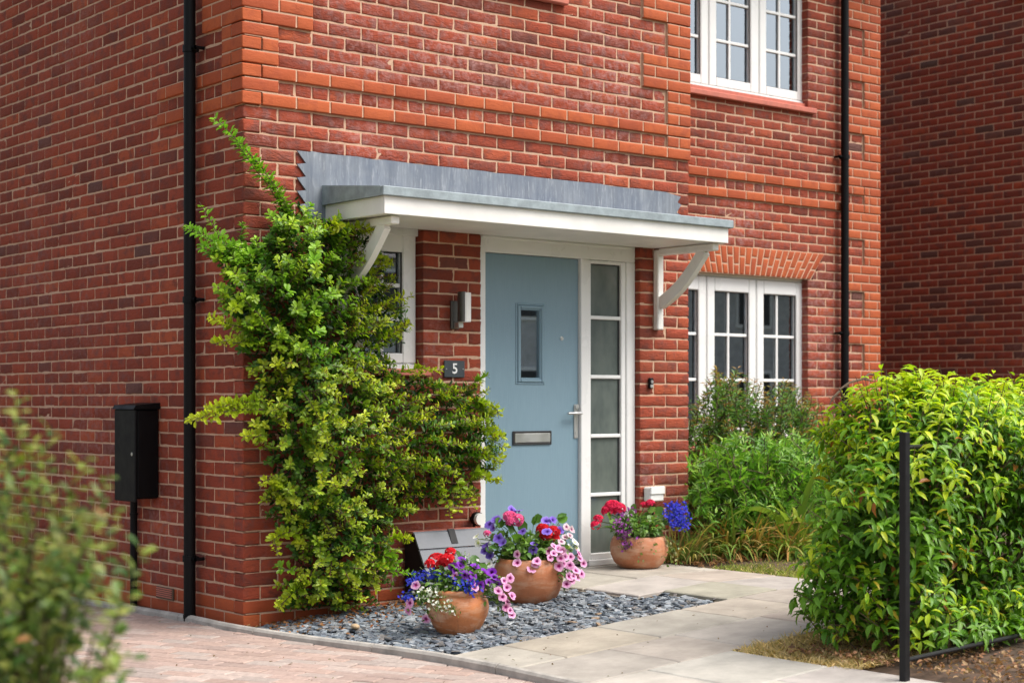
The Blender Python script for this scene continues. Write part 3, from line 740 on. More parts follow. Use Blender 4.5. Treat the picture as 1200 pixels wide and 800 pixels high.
# ------------------------------------------------------------------ things inside the windows
def curtain(x0, x1, z0, z1, Y, mkey, label, pleat=.035, amp=.012):
    n = int((x1 - x0) / pleat * 6) + 2; vs = []; fs = []
    for i in range(n):
        x = x0 + (x1 - x0) * i / (n - 1); y = Y + amp * math.sin(2 * math.pi * (x - x0) / pleat) 
        vs += [(x, y, z0), (x, y, z1), (x, y + .004, z1), (x, y + .004, z0)]
    for i in range(n - 1):
        a = i * 4
        for q in range(4): fs.append((a + q, a + 4 + q, a + 4 + (q + 1) % 4, a + (q + 1) % 4))
    fs += [(0, 1, 2, 3), ((n - 1) * 4 + 3, (n - 1) * 4 + 2, (n - 1) * 4 + 1, (n - 1) * 4)]
    m = MB(); m.pts(vs, fs); o = m.build('curtain', M[mkey]); tag(o, label, 'curtain')
curtain(5.66, 6.30, 3.80, 4.95, REC + .150, 'curtain', 'pale pleated curtain behind the right pane of the upper window', .06, .014)
curtain(4.45, 5.62, 3.80, 4.95, REC + .215, 'skyblind', 'blind tinted as reflected sky behind the middle and left panes of the upper window', .05, .003)
curtain(5.62, 5.98, .95, 2.25, REC + .150, 'greycurtain', 'grey curtain behind the right pane of the lower recessed window', .07, .018)
curtain(4.45, 5.58, 1.80, 2.25, REC + .150, 'darkblind', 'dark grey blind half lowered behind the middle pane of the lower recessed window', .06, .002)
vz = MB(); vz.lathe([(.0, 0), (.045, 0), (.055, .05), (.045, .12), (.03, .15), (.034, .155), (.0, .15)], 16); vo = vz.build('vase', M['vase'], smooth=True); vo.location = (5.335, REC + .165, 3.80); tag(vo, 'pale green vase on the sill behind the upper window', 'vase')
fo2 = empty('cut_flowers', (5.335, REC + .165, 3.8785), 'white tulips standing in the vase behind the upper window', 'flowers')
for i, (dx, dz) in enumerate(((-.10, .27), (-.05, .30), (-.075, .24), (.05, .28), (.085, .30), (.11, .25), (.02, .22))):
    t = MB(); t.tube([(5.335 + dx * .1, REC + .165, 3.870), (5.335 + dx * .7, REC + .165, 3.8785 + dz * .6 - .05), (5.335 + dx, REC + .165, 3.93 + dz - .12)], .004, 5); t.build('stem', M['greenstem'], fo2)
    t = MB(); t.lathe([(.004, 0), (.018, .012), (.021, .035), (.013, .06), (.004, .075)], 8, (5.335 + dx, REC + .165, 3.93 + dz - .12)); t.build('flower', M['tulip'], fo2, smooth=True)

# ================================================================== NEIGHBOUR
nb = empty('neighbour_house', (9.6, 2, 0), 'dark red brick side wall of the house next door', 'house')
XN, YN0, YN1, KN = 9.6, .55, 9.0, 86
def cls_n(k, s):
    if s is None: return ''
    if s == 'bounds': return []
    return 'wall', 0.0
brick_wall(nb, (XN, YN0, 0), (0, 1, 0), (-1, 0, 0), YN1 - YN0, 0, KN, lambda k: 0.0, [], cls_n, M['nred'], rough=.9)
brick_wall(nb, (XN, YN0, 0), (1, 0, 0), (0, -1, 0), 6.0, 0, KN, lambda k: .1125, [], cls_n, M['nred'], rough=.9)
n = MB(); n.box((XN + .1, YN1 - .1, -.1), (XN + 6, YN1, zk(KN))); n.box((XN + 5.9, YN0 + .1, -.1), (XN + 6, YN1 - .1, zk(KN))); n.build('rear_wall', M['nred'], nb)
n = MB(); n.prism([(YN0 - .3, zk(KN) - .02), (YN0 - .3, zk(KN) + .06), (4.8, zk(KN) + 2.9), (YN1 + .3, zk(KN) + .06), (YN1 + .3, zk(KN) - .02)], 0, XN - .06, XN + 6.1); nr = n.build('roof', M['rooftile'], nb)
n = MB(); n.box((XN - .05, .70, 5.29), (XN - .004, 1.50, 6.25), .01); nw = n.build('window', M['white'], nb)
n = MB(); n.box((XN - .09, .66, 5.252), (XN - .004, 1.54, 5.288), .006); n.build('sill', M['white'], nw); n = MB(); n.box((XN - .056, .77, 5.36), (XN - .051, 1.43, 6.18)); n.build('pane', M['glass'], nw)

# ================================================================== GROUND
def ground_sheet():
    xs = sorted(set([-120, -60, -30, -12, -6, -3, -1, 0, .6, 1.3, 2.0, 2.54, 3.2, 5, 8, 12, 30, 60, 120])); ys = [-120, -60, -30, -12, -6, -3, -1, 0, 1, 2, 3.5, 5, 10, 30, 60, 120]
    vs = [(x, y, g(x, y) - .07) for y in ys for x in xs]; nx = len(xs)
    fs = [(j * nx + i, j * nx + i + 1, (j + 1) * nx + i + 1, (j + 1) * nx + i) for j in range(len(ys) - 1) for i in range(nx - 1)]
    m = MB(); m.pts(vs, fs); return m
gm, nt, bb, _ = mat('ground'); p = objco(nt)
n1 = noise(nt, p, 1.1, 4); n2 = noise(nt, p, 40, 4, .7)
r = ramp(nt, [(.35, (.06, .085, .022)), (.6, (.13, .12, .05))]); nt.links.new(n1.outputs[0], r.inputs[0])
nt.links.new(mixc(nt, mapr(nt, n2.outputs[0], .4, .7, 0, .5), r.outputs[0], (.10, .07, .045)), bb.inputs['Base Color']); bb.inputs['Roughness'].default_value = 1; bump(nt, bb, n2.outputs[0], .8, .02)
tag(ground_sheet().build('ground', gm), kind='structure')

# kerb line (edge of drive)
KERB = [(-.055, 6.0), (-.055, 2.4), (-.055, .75), (-.075, .35), (-.115, .05), (-.10, -.22), (-.055, -.55), (.01, -.90), (.075, -1.25), (.125, -1.65), (.14, -2.05), (.125, -2.5), (.10, -3.2), (.08, -5.0), (.06, -7.5)]
def kerb_x(y):
    for (x0, y0), (x1, y1) in zip(KERB[:-1], KERB[1:]):
        if y1 <= y <= y0: return x0 + (x1 - x0) * (y0 - y) / (y0 - y1 + 1e-9)
    return KERB[0][0] if y > KERB[0][1] else KERB[-1][0]
kb = MB()
y = 6.0
while y > -7.4:
    L = .9; n = 6 if y < .8 else 2
    path = []
    for i in range(n + 1):
        yy = y - .004 - (L - .008) * i / n; path.append((kerb_x(yy), yy))
    prof = [(-.026, -.06), (-.026, .006), (-.016, .018), (0, .022), (.016, .018), (.026, .006), (.026, -.06)]
    vs = []; fs = []
    for x_, y_ in path:
        for a, h in prof: vs.append((x_ + a, y_, g(x_, y_) + h + .012))
    k_ = len(prof)
    for i in range(n):
        for j in range(k_ - 1): fs.append((i * k_ + j, (i + 1) * k_ + j, (i + 1) * k_ + j + 1, i * k_ + j + 1))
    fs += [tuple(range(k_)), tuple(n * k_ + j for j in range(k_))[::-1]]
    kb.pts(vs, fs); y -= L
tag(kb.build('kerb', M['concrete'], smooth=False), kind='structure')

# block paved drive
dv = MB(); ang = math.radians(27)
du = np.array((-math.sin(ang), math.cos(ang))); dw = np.array((math.cos(ang), math.sin(ang)))
pal = [(.375, .268, .225), (.40, .29, .245), (.345, .255, .22), (.41, .325, .285), (.36, .295, .262), (.385, .28, .24)]
for i in range(-70, 40):
    for j in range(-70, 60):
        c_ = np.array((-1.6, -1.6)) + du * (.2045 * j + (.102 if i % 2 else 0)) + dw * (.1035 * i)
        if c_[1] > 5.9 or c_[1] < -7.3 or c_[0] < -4.6 : continue
        if c_[0] > kerb_x(c_[1]) + .09: continue
        hw, hl = .0495, .0998
        z = g(min(c_[0], -.001), c_[1]) - .002 + rng.normal(0, .0012)
        if c_[0] > -.25: z -= .0
        b_ = .006; tl = rng.normal(0, .006, 2)
        vs = []
        for e, zz in ((0, -.03), (0, -.004), (b_, 0)):
            for su, sw in ((-1, -1), (1, -1), (1, 1), (-1, 1)):
                q = c_ + du * su * (hl - e) + dw * sw * (hw - e)
                vs.append((q[0], q[1], z + zz + tl[0] * su * hl + tl[1] * sw * hw))
        inside = [v_ for v_ in vs if v_[0] > kerb_x(v_[1]) - .015]
        if inside:
            vs = [(min(v_[0], kerb_x(v_[1]) - .015), v_[1], v_[2]) for v_ in vs]
        fs = [(8, 11, 10, 9)] + [(a * 4 + q, a * 4 + 4 + q, a * 4 + 4 + (q + 1) % 4, a * 4 + (q + 1) % 4) for a in (0, 1) for q in range(4)]
        col = np.array(pal[rng.integers(len(pal))]) * rng.uniform(.88, 1.1)
        dv.pts(vs, fs, tuple(col))
dv.f = [f_[::-1] for f_ in dv.f]
drv = tag(dv.build('driveway', M['paver'], color=True), kind='structure')
js = MB(); js.pts([(-5, -7.4, -.024), (.1, -7.4, -.024), (.1, 0, -.024), (-5, 0, -.024), (-5, 5.95, -.024 - .135), (.1, 5.95, -.024 - .135)], [(0, 1, 2, 3), (3, 2, 5, 4)])
tag(js.build('joint_sand', plain('joint_sand', (.33, .25, .20), .95, .3, 40, .4)), kind='structure')

# slab paving
sl = MB(); JG = .007
def slab(x0, x1, y0, y1, tone=None):
    base = np.array((.375, .332, .288)) * rng.uniform(.90, 1.07) if tone is None else np.array(tone)
    base = base + rng.normal(0, .008, 3)
    x0 += JG / 2; x1 -= JG / 2; y0 += JG / 2; y1 -= JG / 2; dz = rng.normal(0, .0015)
    nx, ny = 6, 6; vs = []; fs = []
    xs = [x0, x0 + .008] + list(np.linspace(x0, x1, nx)[1:-1]) + [x1 - .008, x1]; ys = [y0, y0 + .008] + list(np.linspace(y0, y1, ny)[1:-1]) + [y1 - .008, y1]
    for yy in ys:
        for xx in xs:
            e = xx in (x0, x1) or yy in (y0, y1)
            vs.append((xx, yy, g(xx, yy) + dz - (.006 if e else rng.uniform(0, .0012))))
    w = len(xs)
    for j in range(len(ys) - 1):
        for i in range(w - 1): fs.append((j * w + i, j * w + i + 1, (j + 1) * w + i + 1, (j + 1) * w + i))
    per = [i for i in range(w)] + [j * w + w - 1 for j in range(1, len(ys))] + [(len(ys) - 1) * w + i for i in range(w - 2, -1, -1)] + [j * w for j in range(len(ys) - 2, 0, -1)]
    o = len(vs); vs += [(vs[i][0], vs[i][1], vs[i][2] - .05) for i in per]
    for q in range(len(per)): fs.append((per[q], o + q, o + (q + 1) % len(per), per[(q + 1) % len(per)]))
    sl.pts(vs, fs, tuple(base))
def row(y0, y1, x0, x1, Ls, tone=None):
    x = x0; i = 0
    while x < x1 - .02:
        L = Ls[i % len(Ls)]; e = min(x + L, x1)
        if x1 - e < .12: e = x1
        slab(x, e, y0, y1, tone); x = e; i += 1
row(-2.12, -1.62, .17, 3.15, [.36, .62, .62, .47, .6, .5])
row(-2.62, -2.12, .165, 3.15, [.62, .45, .62, .6])
light = (.44, .405, .36)
row(-3.22, -2.62, .15, 1.12, [.42, .58], light); row(-3.82, -3.22, .14, 1.15, [.62, .42], light); row(-4.42, -3.82, .13, 1.15, [.45, .6]); row(-5.02, -4.42, .12, 1.15, [.6, .45]); row(-5.62, -5.02, .11, 1.15, [.45, .6]); row(-6.22, -5.62, .10, 1.15, [.6, .45])
row(-1.10, -.62, 1.96, 3.15, [.6, .6]); row(-.62, -.05, 1.955, 3.15, [.45, .6, .45]); row(-1.62, -1.10, 2.15, 3.15, [.42, .6])
tag(sl.build('paving', M['slab'], color=True), kind='structure')
pj = MB()
for x0, x1, y0, y1 in ((.15, 3.16, -2.63, -1.60), (.12, 1.16, -6.2, -2.62), (1.94, 3.16, -1.12, -.04), (2.13, 3.16, -1.62, -1.1)):
    xs = [x0] + [t for t in (.6, 1.2, 1.8, 2.54) if x0 < t < x1] + [x1]
    vs = [(x, yy, g(x, yy) - .014 - (.0 if y0 == -2.63 else .002 * (1 + (x0 > 1) + (x0 > 2)))) for x in xs for yy in (y0, y1)]
    pj.pts(vs, [(2 * i, 2 * i + 2, 2 * i + 3, 2 * i + 1) for i in range(len(xs) - 1)])
tag(pj.build('paving_bed', plain('slab_mortar', (.20, .165, .13), .95, .3, 40, .3)), kind='structure')

# slate bed
def in_bed(x, y):
    if y > -.02 or y < -1.60: return False
    if x < kerb_x(y) + .035: return False
    return x < 1.94 or (x < 2.14 and y < -1.12)
sbm = MB()
xs = [-.06, .1, .3, .6, .9, 1.2, 1.5, 1.8, 2.13]; ys = [0, -.4, -.8, -1.2, -1.605]
sbm.pts([(x if x > 0 else kerb_x(y) + .02, y, g(max(x, 0)) - .035) for y in ys for x in xs], [(j * 9 + i, (j + 1) * 9 + i, (j + 1) * 9 + i + 1, j * 9 + i + 1) for j in range(4) for i in range(8)])
tag(sbm.build('slate_bed', plain('slate_dust', (.06, .065, .075), .9, .4, 60, .6)), kind='structure')
ch = MB(); cnt = 0
spal = [(.155, .18, .21), (.20, .23, .26), (.12, .135, .16), (.25, .28, .31), (.19, .205, .22), (.32, .34, .36), (.20, .185, .175), (.145, .17, .20)]
while cnt < 6400:
    x, y = rng.uniform(-.1, 2.15), rng.uniform(-1.6, 0)
    if not in_bed(x, y): continue
    cnt += 1
    big = rng.random() < .25
    r_ = rng.uniform(.015, .031) if not big else rng.uniform(.028, .046); n_ = rng.integers(4, 7)
    a0 = rng.uniform(0, 6.28); asp = rng.uniform(.45, .85); th_ = rng.uniform(.004, .009)
    an = np.sort(rng.uniform(0, 1, n_) * .5 + np.arange(n_)) / n_ * 6.28
    loc = np.stack([r_ * np.cos(an), r_ * asp * np.sin(an)], 1) * rng.uniform(.75, 1.15, (n_, 1))
    yaw = Matrix.Rotation(a0, 3, 'Z'); tilt = Matrix.Rotation(rng.normal(0, .18), 3, 'X') @ Matrix.Rotation(rng.normal(0, .18), 3, 'Y'); Rm = tilt @ yaw
    zc = g(x) - .03 + rng.uniform(0, .026)
    if x > 1.8: zc -= .006
    vs = [];
    for dz in (-th_ / 2, th_ / 2):
        for q in loc * (1 if dz < 0 else .93):
            v_ = Rm @ Vector((q[0], q[1], dz)); vs.append((x + v_[0], y + v_[1], zc + v_[2]))
    n_ = int(n_); col = np.array(spal[rng.integers(len(spal))]) * rng.uniform(.8, 1.25)
    if rng.random() < .010: col = np.array((.32, .22, .14))
    ch.pts(vs, [tuple(range(n_))[::-1], tuple(range(n_, 2 * n_))] + [(i, (i + 1) % n_, n_ + (i + 1) % n_, n_ + i) for i in range(n_)], tuple(col))
tag(ch.build('slate_chippings', M['slate'], color=True), 'blue grey slate chippings spread in the bed beside the path', 'slate chippings', kind='stuff')

# fallen leaves below the shrub
def litter(name, label, n, fn, cols, Lr=(.02, .04)):
    P = np.array([fn() for _ in range(n)]); D = rand_dirs(n); D[:, 2] *= .3; U = np.tile((0, 0, 1.), (n, 1)) + rng.normal(0, .5, (n, 3))
    cc = np.array([np.array(cols[rng.integers(len(cols))]) * rng.uniform(.7, 1.2) for _ in range(n)])
    o = leaves(name, M['dry'], None, P, D, U, rng.uniform(*Lr, n), rng.uniform(*Lr, n) * .5, cc, LEAF8); tag(o, label, 'leaf litter', kind='stuff')
def lf():
    while True:
        x, y = rng.uniform(.0, 1.2), -abs(rng.normal(0, .28)) - .02
        if in_bed(x, y) and y > -1: return (x, y, g(x) + rng.uniform(-.006, .012))
litter('fallen_leaves', 'brown fallen leaves on the slate under the climbing shrub', 330, lf, [(.35, .12, .04), (.28, .14, .06), (.42, .20, .08), (.20, .09, .04)])

litter('path_debris', 'small dark crumbs and leaf bits scattered on the drive and path', 160, lambda: ((lambda x_, y_: (x_, y_, g(min(x_, 2.5), y_) + .003))(rng.uniform(-2.6, 2.2), rng.uniform(-2.6, -1.62)) if rng.random() < .5 else (lambda x_, y_: (x_, y_, g(x_, y_) + .002))(rng.uniform(-1.8, -.2), rng.uniform(-1.6, 1.5))), [(.10, .07, .04), (.16, .11, .05), (.12, .14, .04), (.25, .12, .08)], (.008, .022))

# pale stone on the slate
pb = MB(); pb.lathe([(0.001, -.012), (.03, -.008), (.042, .004), (.034, .017), (.015, .024), (.001, .025)], 12); po = pb.build('pebble', M['pebble'], smooth=True); po.location = (.34, -.60, .03); po.scale = (1, .62, .8); po.rotation_euler = (.1, .1, .9); tag(po, 'tan pebble lying on the slate chippings near the shrub', 'pebble')


# ================================================================== PLANTS
def in_poly(px, py, poly):
    ins = False; n = len(poly)
    for i in range(n):
        x0, y0 = poly[i]; x1, y1 = poly[(i + 1) % n]
        if (y0 > py) != (y1 > py) and px < (x1 - x0) * (py - y0) / (y1 - y0) + x0: ins = not ins
    return ins
def edge_dist(px, py, poly):
    d = 1e9; n = len(poly)
    for i in range(n):
        a = np.array(poly[i], float); b = np.array(poly[(i + 1) % n], float); t = np.clip(np.dot((px, py) - a, b - a) / np.dot(b - a, b - a), 0, 1)
        d = min(d, np.linalg.norm(a + t * (b - a) - (px, py)))
    return d
def lerp(a, b, t): return np.asarray(a) * (1 - t) + np.asarray(b) * t

class LeafBag:
    def __init__(s): s.P = []; s.D = []; s.U = []; s.L = []; s.W = []; s.C = []
    def add(s, p, d, u, l, w, c): s.P.append(p); s.D.append(d); s.U.append(u); s.L.append(l); s.W.append(w); s.C.append(c)
    def build(s, name, m, parent, tmpl=LEAF5):
        return leaves(name, m, parent, np.array(s.P), np.array(s.D), np.array(s.U), np.array(s.L), np.array(s.W), np.array(s.C), tmpl)
def along(path, n):
    path = np.array(path, float); seg = np.linalg.norm(np.diff(path, axis=0), axis=1); cs = np.concatenate([[0], np.cumsum(seg)])
    ts = np.linspace(0, cs[-1], n); out = np.stack([np.interp(ts, cs, path[:, i]) for i in range(3)], 1)
    return out, cs[-1]

# ------------------------------------------------------------------ climbing shrub (firethorn) on the corner
shrub = empty('climbing_shrub', (.66, -.12, .03), 'tall evergreen wall shrub with yellow green shoots climbing beside the front door', 'shrub')
SP = [(322, 250), (345, 235), (372, 262), (405, 262), (432, 268), (446, 300), (446, 345), (460, 362), (474, 376), (468, 402), (444, 412), (456, 440), (490, 444), (512, 450), (545, 452), (562, 466), (576, 495), (580, 520), (574, 552), (550, 572), (510, 590), (478, 600), (455, 615),
      (455, 650), (440, 690), (405, 712), (330, 712), (332, 690), (352, 668), (340, 625), (318, 580), (320, 545), (300, 500), (305, 455), (292, 420), (285, 385), (262, 345), (262, 320), (245, 292), (280, 290), (312, 285)]
bag = LeafBag(); bud = LeafBag(); stems = MB()
axis = [np.array(onY(x, y, -.10)) for x, y in ((397, 716), (392, 640), (385, 560), (372, 470), (358, 380), (345, 300), (335, 245))]
YG, MG, DG, FG = (.47, .54, .022), (.17, .32, .018), (.036, .135, .014), (.22, .46, .025)
def leafy_shoot(path, rad, tipc, basec, node=.022, dens=.0045, Lr=(.024, .036), buds=0.0, young=1.0):
    pts, Ltot = along(path, 40)
    nn_ = max(3, int(Ltot / node)); k7 = 6
    n = nn_ * k7
    pts, Ltot = along(path, nn_ + 1)
    for i in range(n):
        j_ = min(i // k7 + (1 if Ltot < .1 else 0), nn_); t = j_ / nn_; ax = unit(pts[min(j_ + 1, nn_)] - pts[max(j_ - 1, 0)])
        r = unit(np.cross(ax, rng.normal(size=3))); d = ax * rng.uniform(.15, .75) + r
        if d[2] < -.35: d[2] *= .35
        tt = np.clip(t * 1.25 * young + rng.normal(0, .10), 0, 1)
        c = lerp(basec, tipc, tt); L = rng.uniform(*Lr) * (1.1 - .32 * t)
        u = ax * .9 + np.array((-.1, -.35, .75)) + rng.normal(0, .25, 3)
        if i % k7 == 0: nsz = rng.uniform(.62, 1.28)
        L *= nsz
        p_i = pts[j_] + rng.normal(0, .0022, 3) + ax * rng.normal(0, .004)
        bag.add(p_i + r * rad * rng.uniform(0, .3), d, u, L, L * rng.uniform(.40, .54), c)
        if buds and rng.random() < buds and t > .25:
            for _ in range(4):
                q = p_i + rng.normal(0, .007, 3) + np.array((0, -.006, .010)); bud.add(q, rand_dirs(1)[0], rng.normal(size=3), .0085, .008, (.26, .115, .03) if rng.random() < .7 else (.36, .20, .06))
    stems.tube(list(pts), list(np.linspace(.0035, .0012, len(pts))), 5)
for k_ in range(2):
    stems.tube([a + np.array((.03 * k_ * math.sin(i * 2), .04 * k_, 0)) for i, a in enumerate(axis)], [.017 - .0018 * i for i in range(7)], 7)
n_s = 0
while n_s < 820:
    px, py = rng.uniform(235, 595), rng.uniform(230, 716)
    if not in_poly(px, py, SP): continue
    n_s += 1
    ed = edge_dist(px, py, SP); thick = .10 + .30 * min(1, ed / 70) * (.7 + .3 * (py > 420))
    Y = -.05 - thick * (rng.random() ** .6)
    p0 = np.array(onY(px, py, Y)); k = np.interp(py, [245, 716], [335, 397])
    lat = np.clip((px - k) / 90, -1.2, 1.2)
    d = unit(np.array((lat * .85 + rng.normal(0, .35), -.45 + rng.normal(0, .22), .18 + rng.normal(0, .28) + (.25 if py < 400 else 0) - (.10 if py > 560 else 0))))
    Ls = rng.uniform(.08, .20) * (1.0 if ed > 18 else .65)
    bend = np.array((0, 0, rng.uniform(-.35, .25) * Ls))
    path = [p0, p0 + d * Ls * .5 + bend * .3, p0 + d * Ls + bend]
    fresh = py < 420 and px < 400
    rust = .0 if fresh else (.10 if px > 400 and py < 570 else .035)
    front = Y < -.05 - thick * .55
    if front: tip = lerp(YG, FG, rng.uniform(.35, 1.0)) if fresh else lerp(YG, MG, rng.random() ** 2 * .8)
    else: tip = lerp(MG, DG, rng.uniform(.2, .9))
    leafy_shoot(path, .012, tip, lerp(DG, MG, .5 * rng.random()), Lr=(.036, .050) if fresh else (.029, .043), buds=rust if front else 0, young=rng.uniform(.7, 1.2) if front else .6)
# deep foliage close to the wall
n_d = 0
while n_d < 7000:
    px, py = rng.uniform(240, 590), rng.uniform(235, 716)
    if not in_poly(px, py, SP): continue
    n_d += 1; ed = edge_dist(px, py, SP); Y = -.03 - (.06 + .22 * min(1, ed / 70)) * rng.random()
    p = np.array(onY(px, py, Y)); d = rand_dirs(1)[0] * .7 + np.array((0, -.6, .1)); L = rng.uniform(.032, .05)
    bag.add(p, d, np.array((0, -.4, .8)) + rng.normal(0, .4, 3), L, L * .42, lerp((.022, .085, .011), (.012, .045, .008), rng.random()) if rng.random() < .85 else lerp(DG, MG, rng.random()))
# long free shoots
for pl, Y0, Y1, tip, rr_ in (
    ([(345, 262), (332, 228), (306, 196), (276, 162), (252, 141)], -.12, -.06, FG, .020), ([(338, 255), (318, 215), (296, 188), (274, 168)], -.10, -.08, FG, .016),
    ([(318, 300), (280, 292), (246, 282), (214, 266)], -.14, -.20, FG, .014), ([(300, 312), (262, 300), (232, 288)], -.14, -.18, FG, .016), ([(262, 285), (246, 258), (236, 236)], -.15, -.16, FG, .010),
    ([(330, 280), (352, 262), (366, 236)], -.14, -.16, FG, .014), ([(292, 385), (268, 378), (243, 370)], -.16, -.2, YG, .016), ([(295, 400), (270, 398), (250, 402)], -.16, -.18, YG, .016),
    ([(312, 480), (285, 478), (250, 486), (216, 492)], -.2, -.24, YG, .018), ([(300, 470), (268, 474), (240, 480)], -.2, -.24, YG, .02), ([(310, 512), (292, 508), (284, 512)], -.2, -.24, YG, .018),
    ([(335, 570), (318, 562), (303, 566)], -.22, -.26, YG, .022), ([(352, 625), (335, 620), (322, 632), (326, 652)], -.22, -.24, YG, .022), ([(350, 690), (335, 700), (322, 716)], -.2, -.22, YG, .016), ([(345, 668), (328, 664), (320, 660)], -.2, -.22, MG, .012),
    ([(430, 372), (458, 352), (487, 349)], -.22, -.25, YG, .012), ([(440, 404), (462, 388), (480, 384)], -.22, -.25, YG, .011), ([(440, 300), (452, 306), (462, 306)], -.2, -.24, YG, .013),
    ([(425, 330), (440, 318), (446, 305)], -.2, -.24, YG, .014), ([(470, 436), (490, 430), (505, 432), (520, 430)], -.2, -.25, YG, .010), ([(548, 452), (562, 446), (575, 436)], -.2, -.22, MG, .006),
    ([(560, 470), (578, 478), (588, 490)], -.22, -.25, YG, .018), ([(565, 505), (582, 508), (594, 516)], -.22, -.25, YG, .018), ([(565, 530), (578, 536), (592, 541)], -.22, -.25, YG, .018), ([(555, 552), (570, 560), (590, 562)], -.22, -.25, YG, .015),
    ([(515, 572), (524, 588), (527, 608)], -.2, -.22, YG, .012), ([(540, 570), (538, 588), (533, 606)], -.2, -.22, YG, .010), ([(535, 566), (552, 578), (562, 600)], -.2, -.22, YG, .010), ([(455, 630), (470, 628), (482, 634)], -.3, -.34, YG, .016), ([(450, 650), (462, 655), (470, 660)], -.3, -.33, MG, .014),
    ([(440, 664), (465, 668), (490, 672)], -.3, -.36, FG, .008), ([(405, 268), (425, 266), (440, 275)], -.3, -.36, YG, .018), ([(380, 272), (392, 262), (402, 268)], -.28, -.32, YG, .018)):
    n = len(pl); path = [onY(x, y, Y0 + (Y1 - Y0) * i / (n - 1)) for i, (x, y) in enumerate(pl)]
    for _ in range(2 if rr_ > .012 else 1): leafy_shoot([q_ + rng.normal(0, .009, 3) * (k_q > 0) for k_q, q_ in enumerate(path)], rr_, tip, lerp(MG, tip, .3), dens=.0030, buds=.03 if tip is YG else 0.0, node=.027, Lr=(.034, .050))
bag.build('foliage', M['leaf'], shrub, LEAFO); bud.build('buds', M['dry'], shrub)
stems.build('stems', M['stem'], shrub)

# ------------------------------------------------------------------ hedge on the right
hedge = empty('laurel_hedge', (2.6, -3.0, .1), 'big glossy green laurel hedge behind the thin black fence post', 'hedge')
HX0, HX1, HY0, HY1, HZ0, HZ1 = 1.31, 4.7, -3.62, -2.69, .16, 1.335
def hedge_pt():
    """a point near the hedge's rounded skin with its outward normal"""
    while True:
        p = np.array((rng.uniform(HX0 - .25, HX1), rng.uniform(HY0 - .25, HY1 + .25), rng.uniform(HZ0, HZ1 + .1)))
        r = .46
        lo = np.array((HX0 + r, HY0 + r, -1)); hi = np.array((HX1 + 1, HY1 - r, HZ1 - r))
        c = np.clip(p, lo, hi); v = p - c; d = np.linalg.norm(v)
        bump_ = .055 * math.sin(p[0] * 5.1 + p[2] * 3.3) + .045 * math.sin(p[1] * 7 + p[2] * 6.1 + 1.3) + .035 * math.sin(p[0] * 11 + p[1] * 4)
        bump_ *= 1 - .7 * max(0, min(1, (p[2] - 1.0) / .25)); bump_ -= .10 * max(0, (.55 - p[2])) 
        s_ = d - (r + bump_)
        if d > 1e-4 and -.24 < s_ < .0: return p, v / d, s_
hb = LeafBag(); hs = MB()
for i in range(6600):
    p, nn, s_ = hedge_pt()
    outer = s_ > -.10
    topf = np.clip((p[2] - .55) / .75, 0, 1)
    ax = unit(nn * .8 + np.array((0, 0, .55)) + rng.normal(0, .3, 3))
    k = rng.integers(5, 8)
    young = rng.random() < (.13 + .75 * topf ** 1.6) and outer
    for j in range(k):
        a = j * 2.4 + rng.uniform(0, .6); e1 = unit(np.cross(ax, (.3, .2, 1))); e2 = np.cross(ax, e1)
        rdl = e1 * math.cos(a) + e2 * math.sin(a); d = unit(rdl + ax * rng.uniform(-.1, .7)); d[2] -= rng.uniform(-.15, .5); 
        L = rng.uniform(.044, .080) * (1 if outer else .95)
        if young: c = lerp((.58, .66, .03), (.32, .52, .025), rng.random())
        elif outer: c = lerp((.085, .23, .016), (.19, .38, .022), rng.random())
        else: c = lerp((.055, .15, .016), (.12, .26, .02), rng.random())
        if rng.random() < .016: c = (.55, .42, .03)
        if rng.random() < .006: c = (.40, .14, .03)
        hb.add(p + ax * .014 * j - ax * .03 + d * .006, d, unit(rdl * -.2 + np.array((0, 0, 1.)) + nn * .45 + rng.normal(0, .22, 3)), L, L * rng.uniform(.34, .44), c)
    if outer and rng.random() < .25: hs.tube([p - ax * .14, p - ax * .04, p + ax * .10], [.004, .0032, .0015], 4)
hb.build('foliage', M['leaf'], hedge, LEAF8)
for i in range(16):
    x = HX0 + .28 + i * .2; y = rng.uniform(HY0 + .32, HY1 - .32)
    sx_ = .3 if i < 4 else 1
    for q in range(3): hs.tube([(x, y, g(x) - .05), (x + rng.normal(0, .1) * sx_, y + rng.normal(0, .06), .5), (x + rng.normal(0, .2) * sx_, y + rng.normal(0, .09), 1.0)], [.016, .011, .005], 5)
hs.build('branches', M['stem'], hedge)
tw = MB()
for pl in ([(1012, 492), (992, 474), (984, 456), (996, 448), (1012, 444), (1026, 447)], [(990, 452), (1002, 460), (1010, 468)], [(988, 466), (996, 462), (1006, 458)], [(1012, 444), (1018, 438), (1028, 440)], [(984, 458), (976, 466), (972, 474)]):
    tw.tube([onY(x, y, -2.85) for x, y in pl], [.006] * (len(pl) - 1) + [.002], 5)
tw.build('bare_twig', M['stem'], hedge)

fp = MB(); PX, PY = 1.075, -3.66
fp.box((PX - .017, PY - .017, -.1), (PX + .017, PY + .017, 1.115), .003); fn = fp.build('metal_fence', M['blackmetal']); tag(fn, 'thin black metal fence post and rails in front of the hedge', 'fence')
for z in (.155, .34, 1.04):
    r_ = MB(); r_.tube([(PX + .015, PY, z), (PX + .12, PY + .10, z), (PX + .3, PY + .24, z), (PX + 3.2, PY + .40, z + .02)] if z > .2 else [(PX + .015, PY, z), (PX + .5, PY + .05, z + .004), (PX + 3.2, PY + .30, z + .02)], .0105, 10); r_.build('rail', M['blackmetal'], fn)

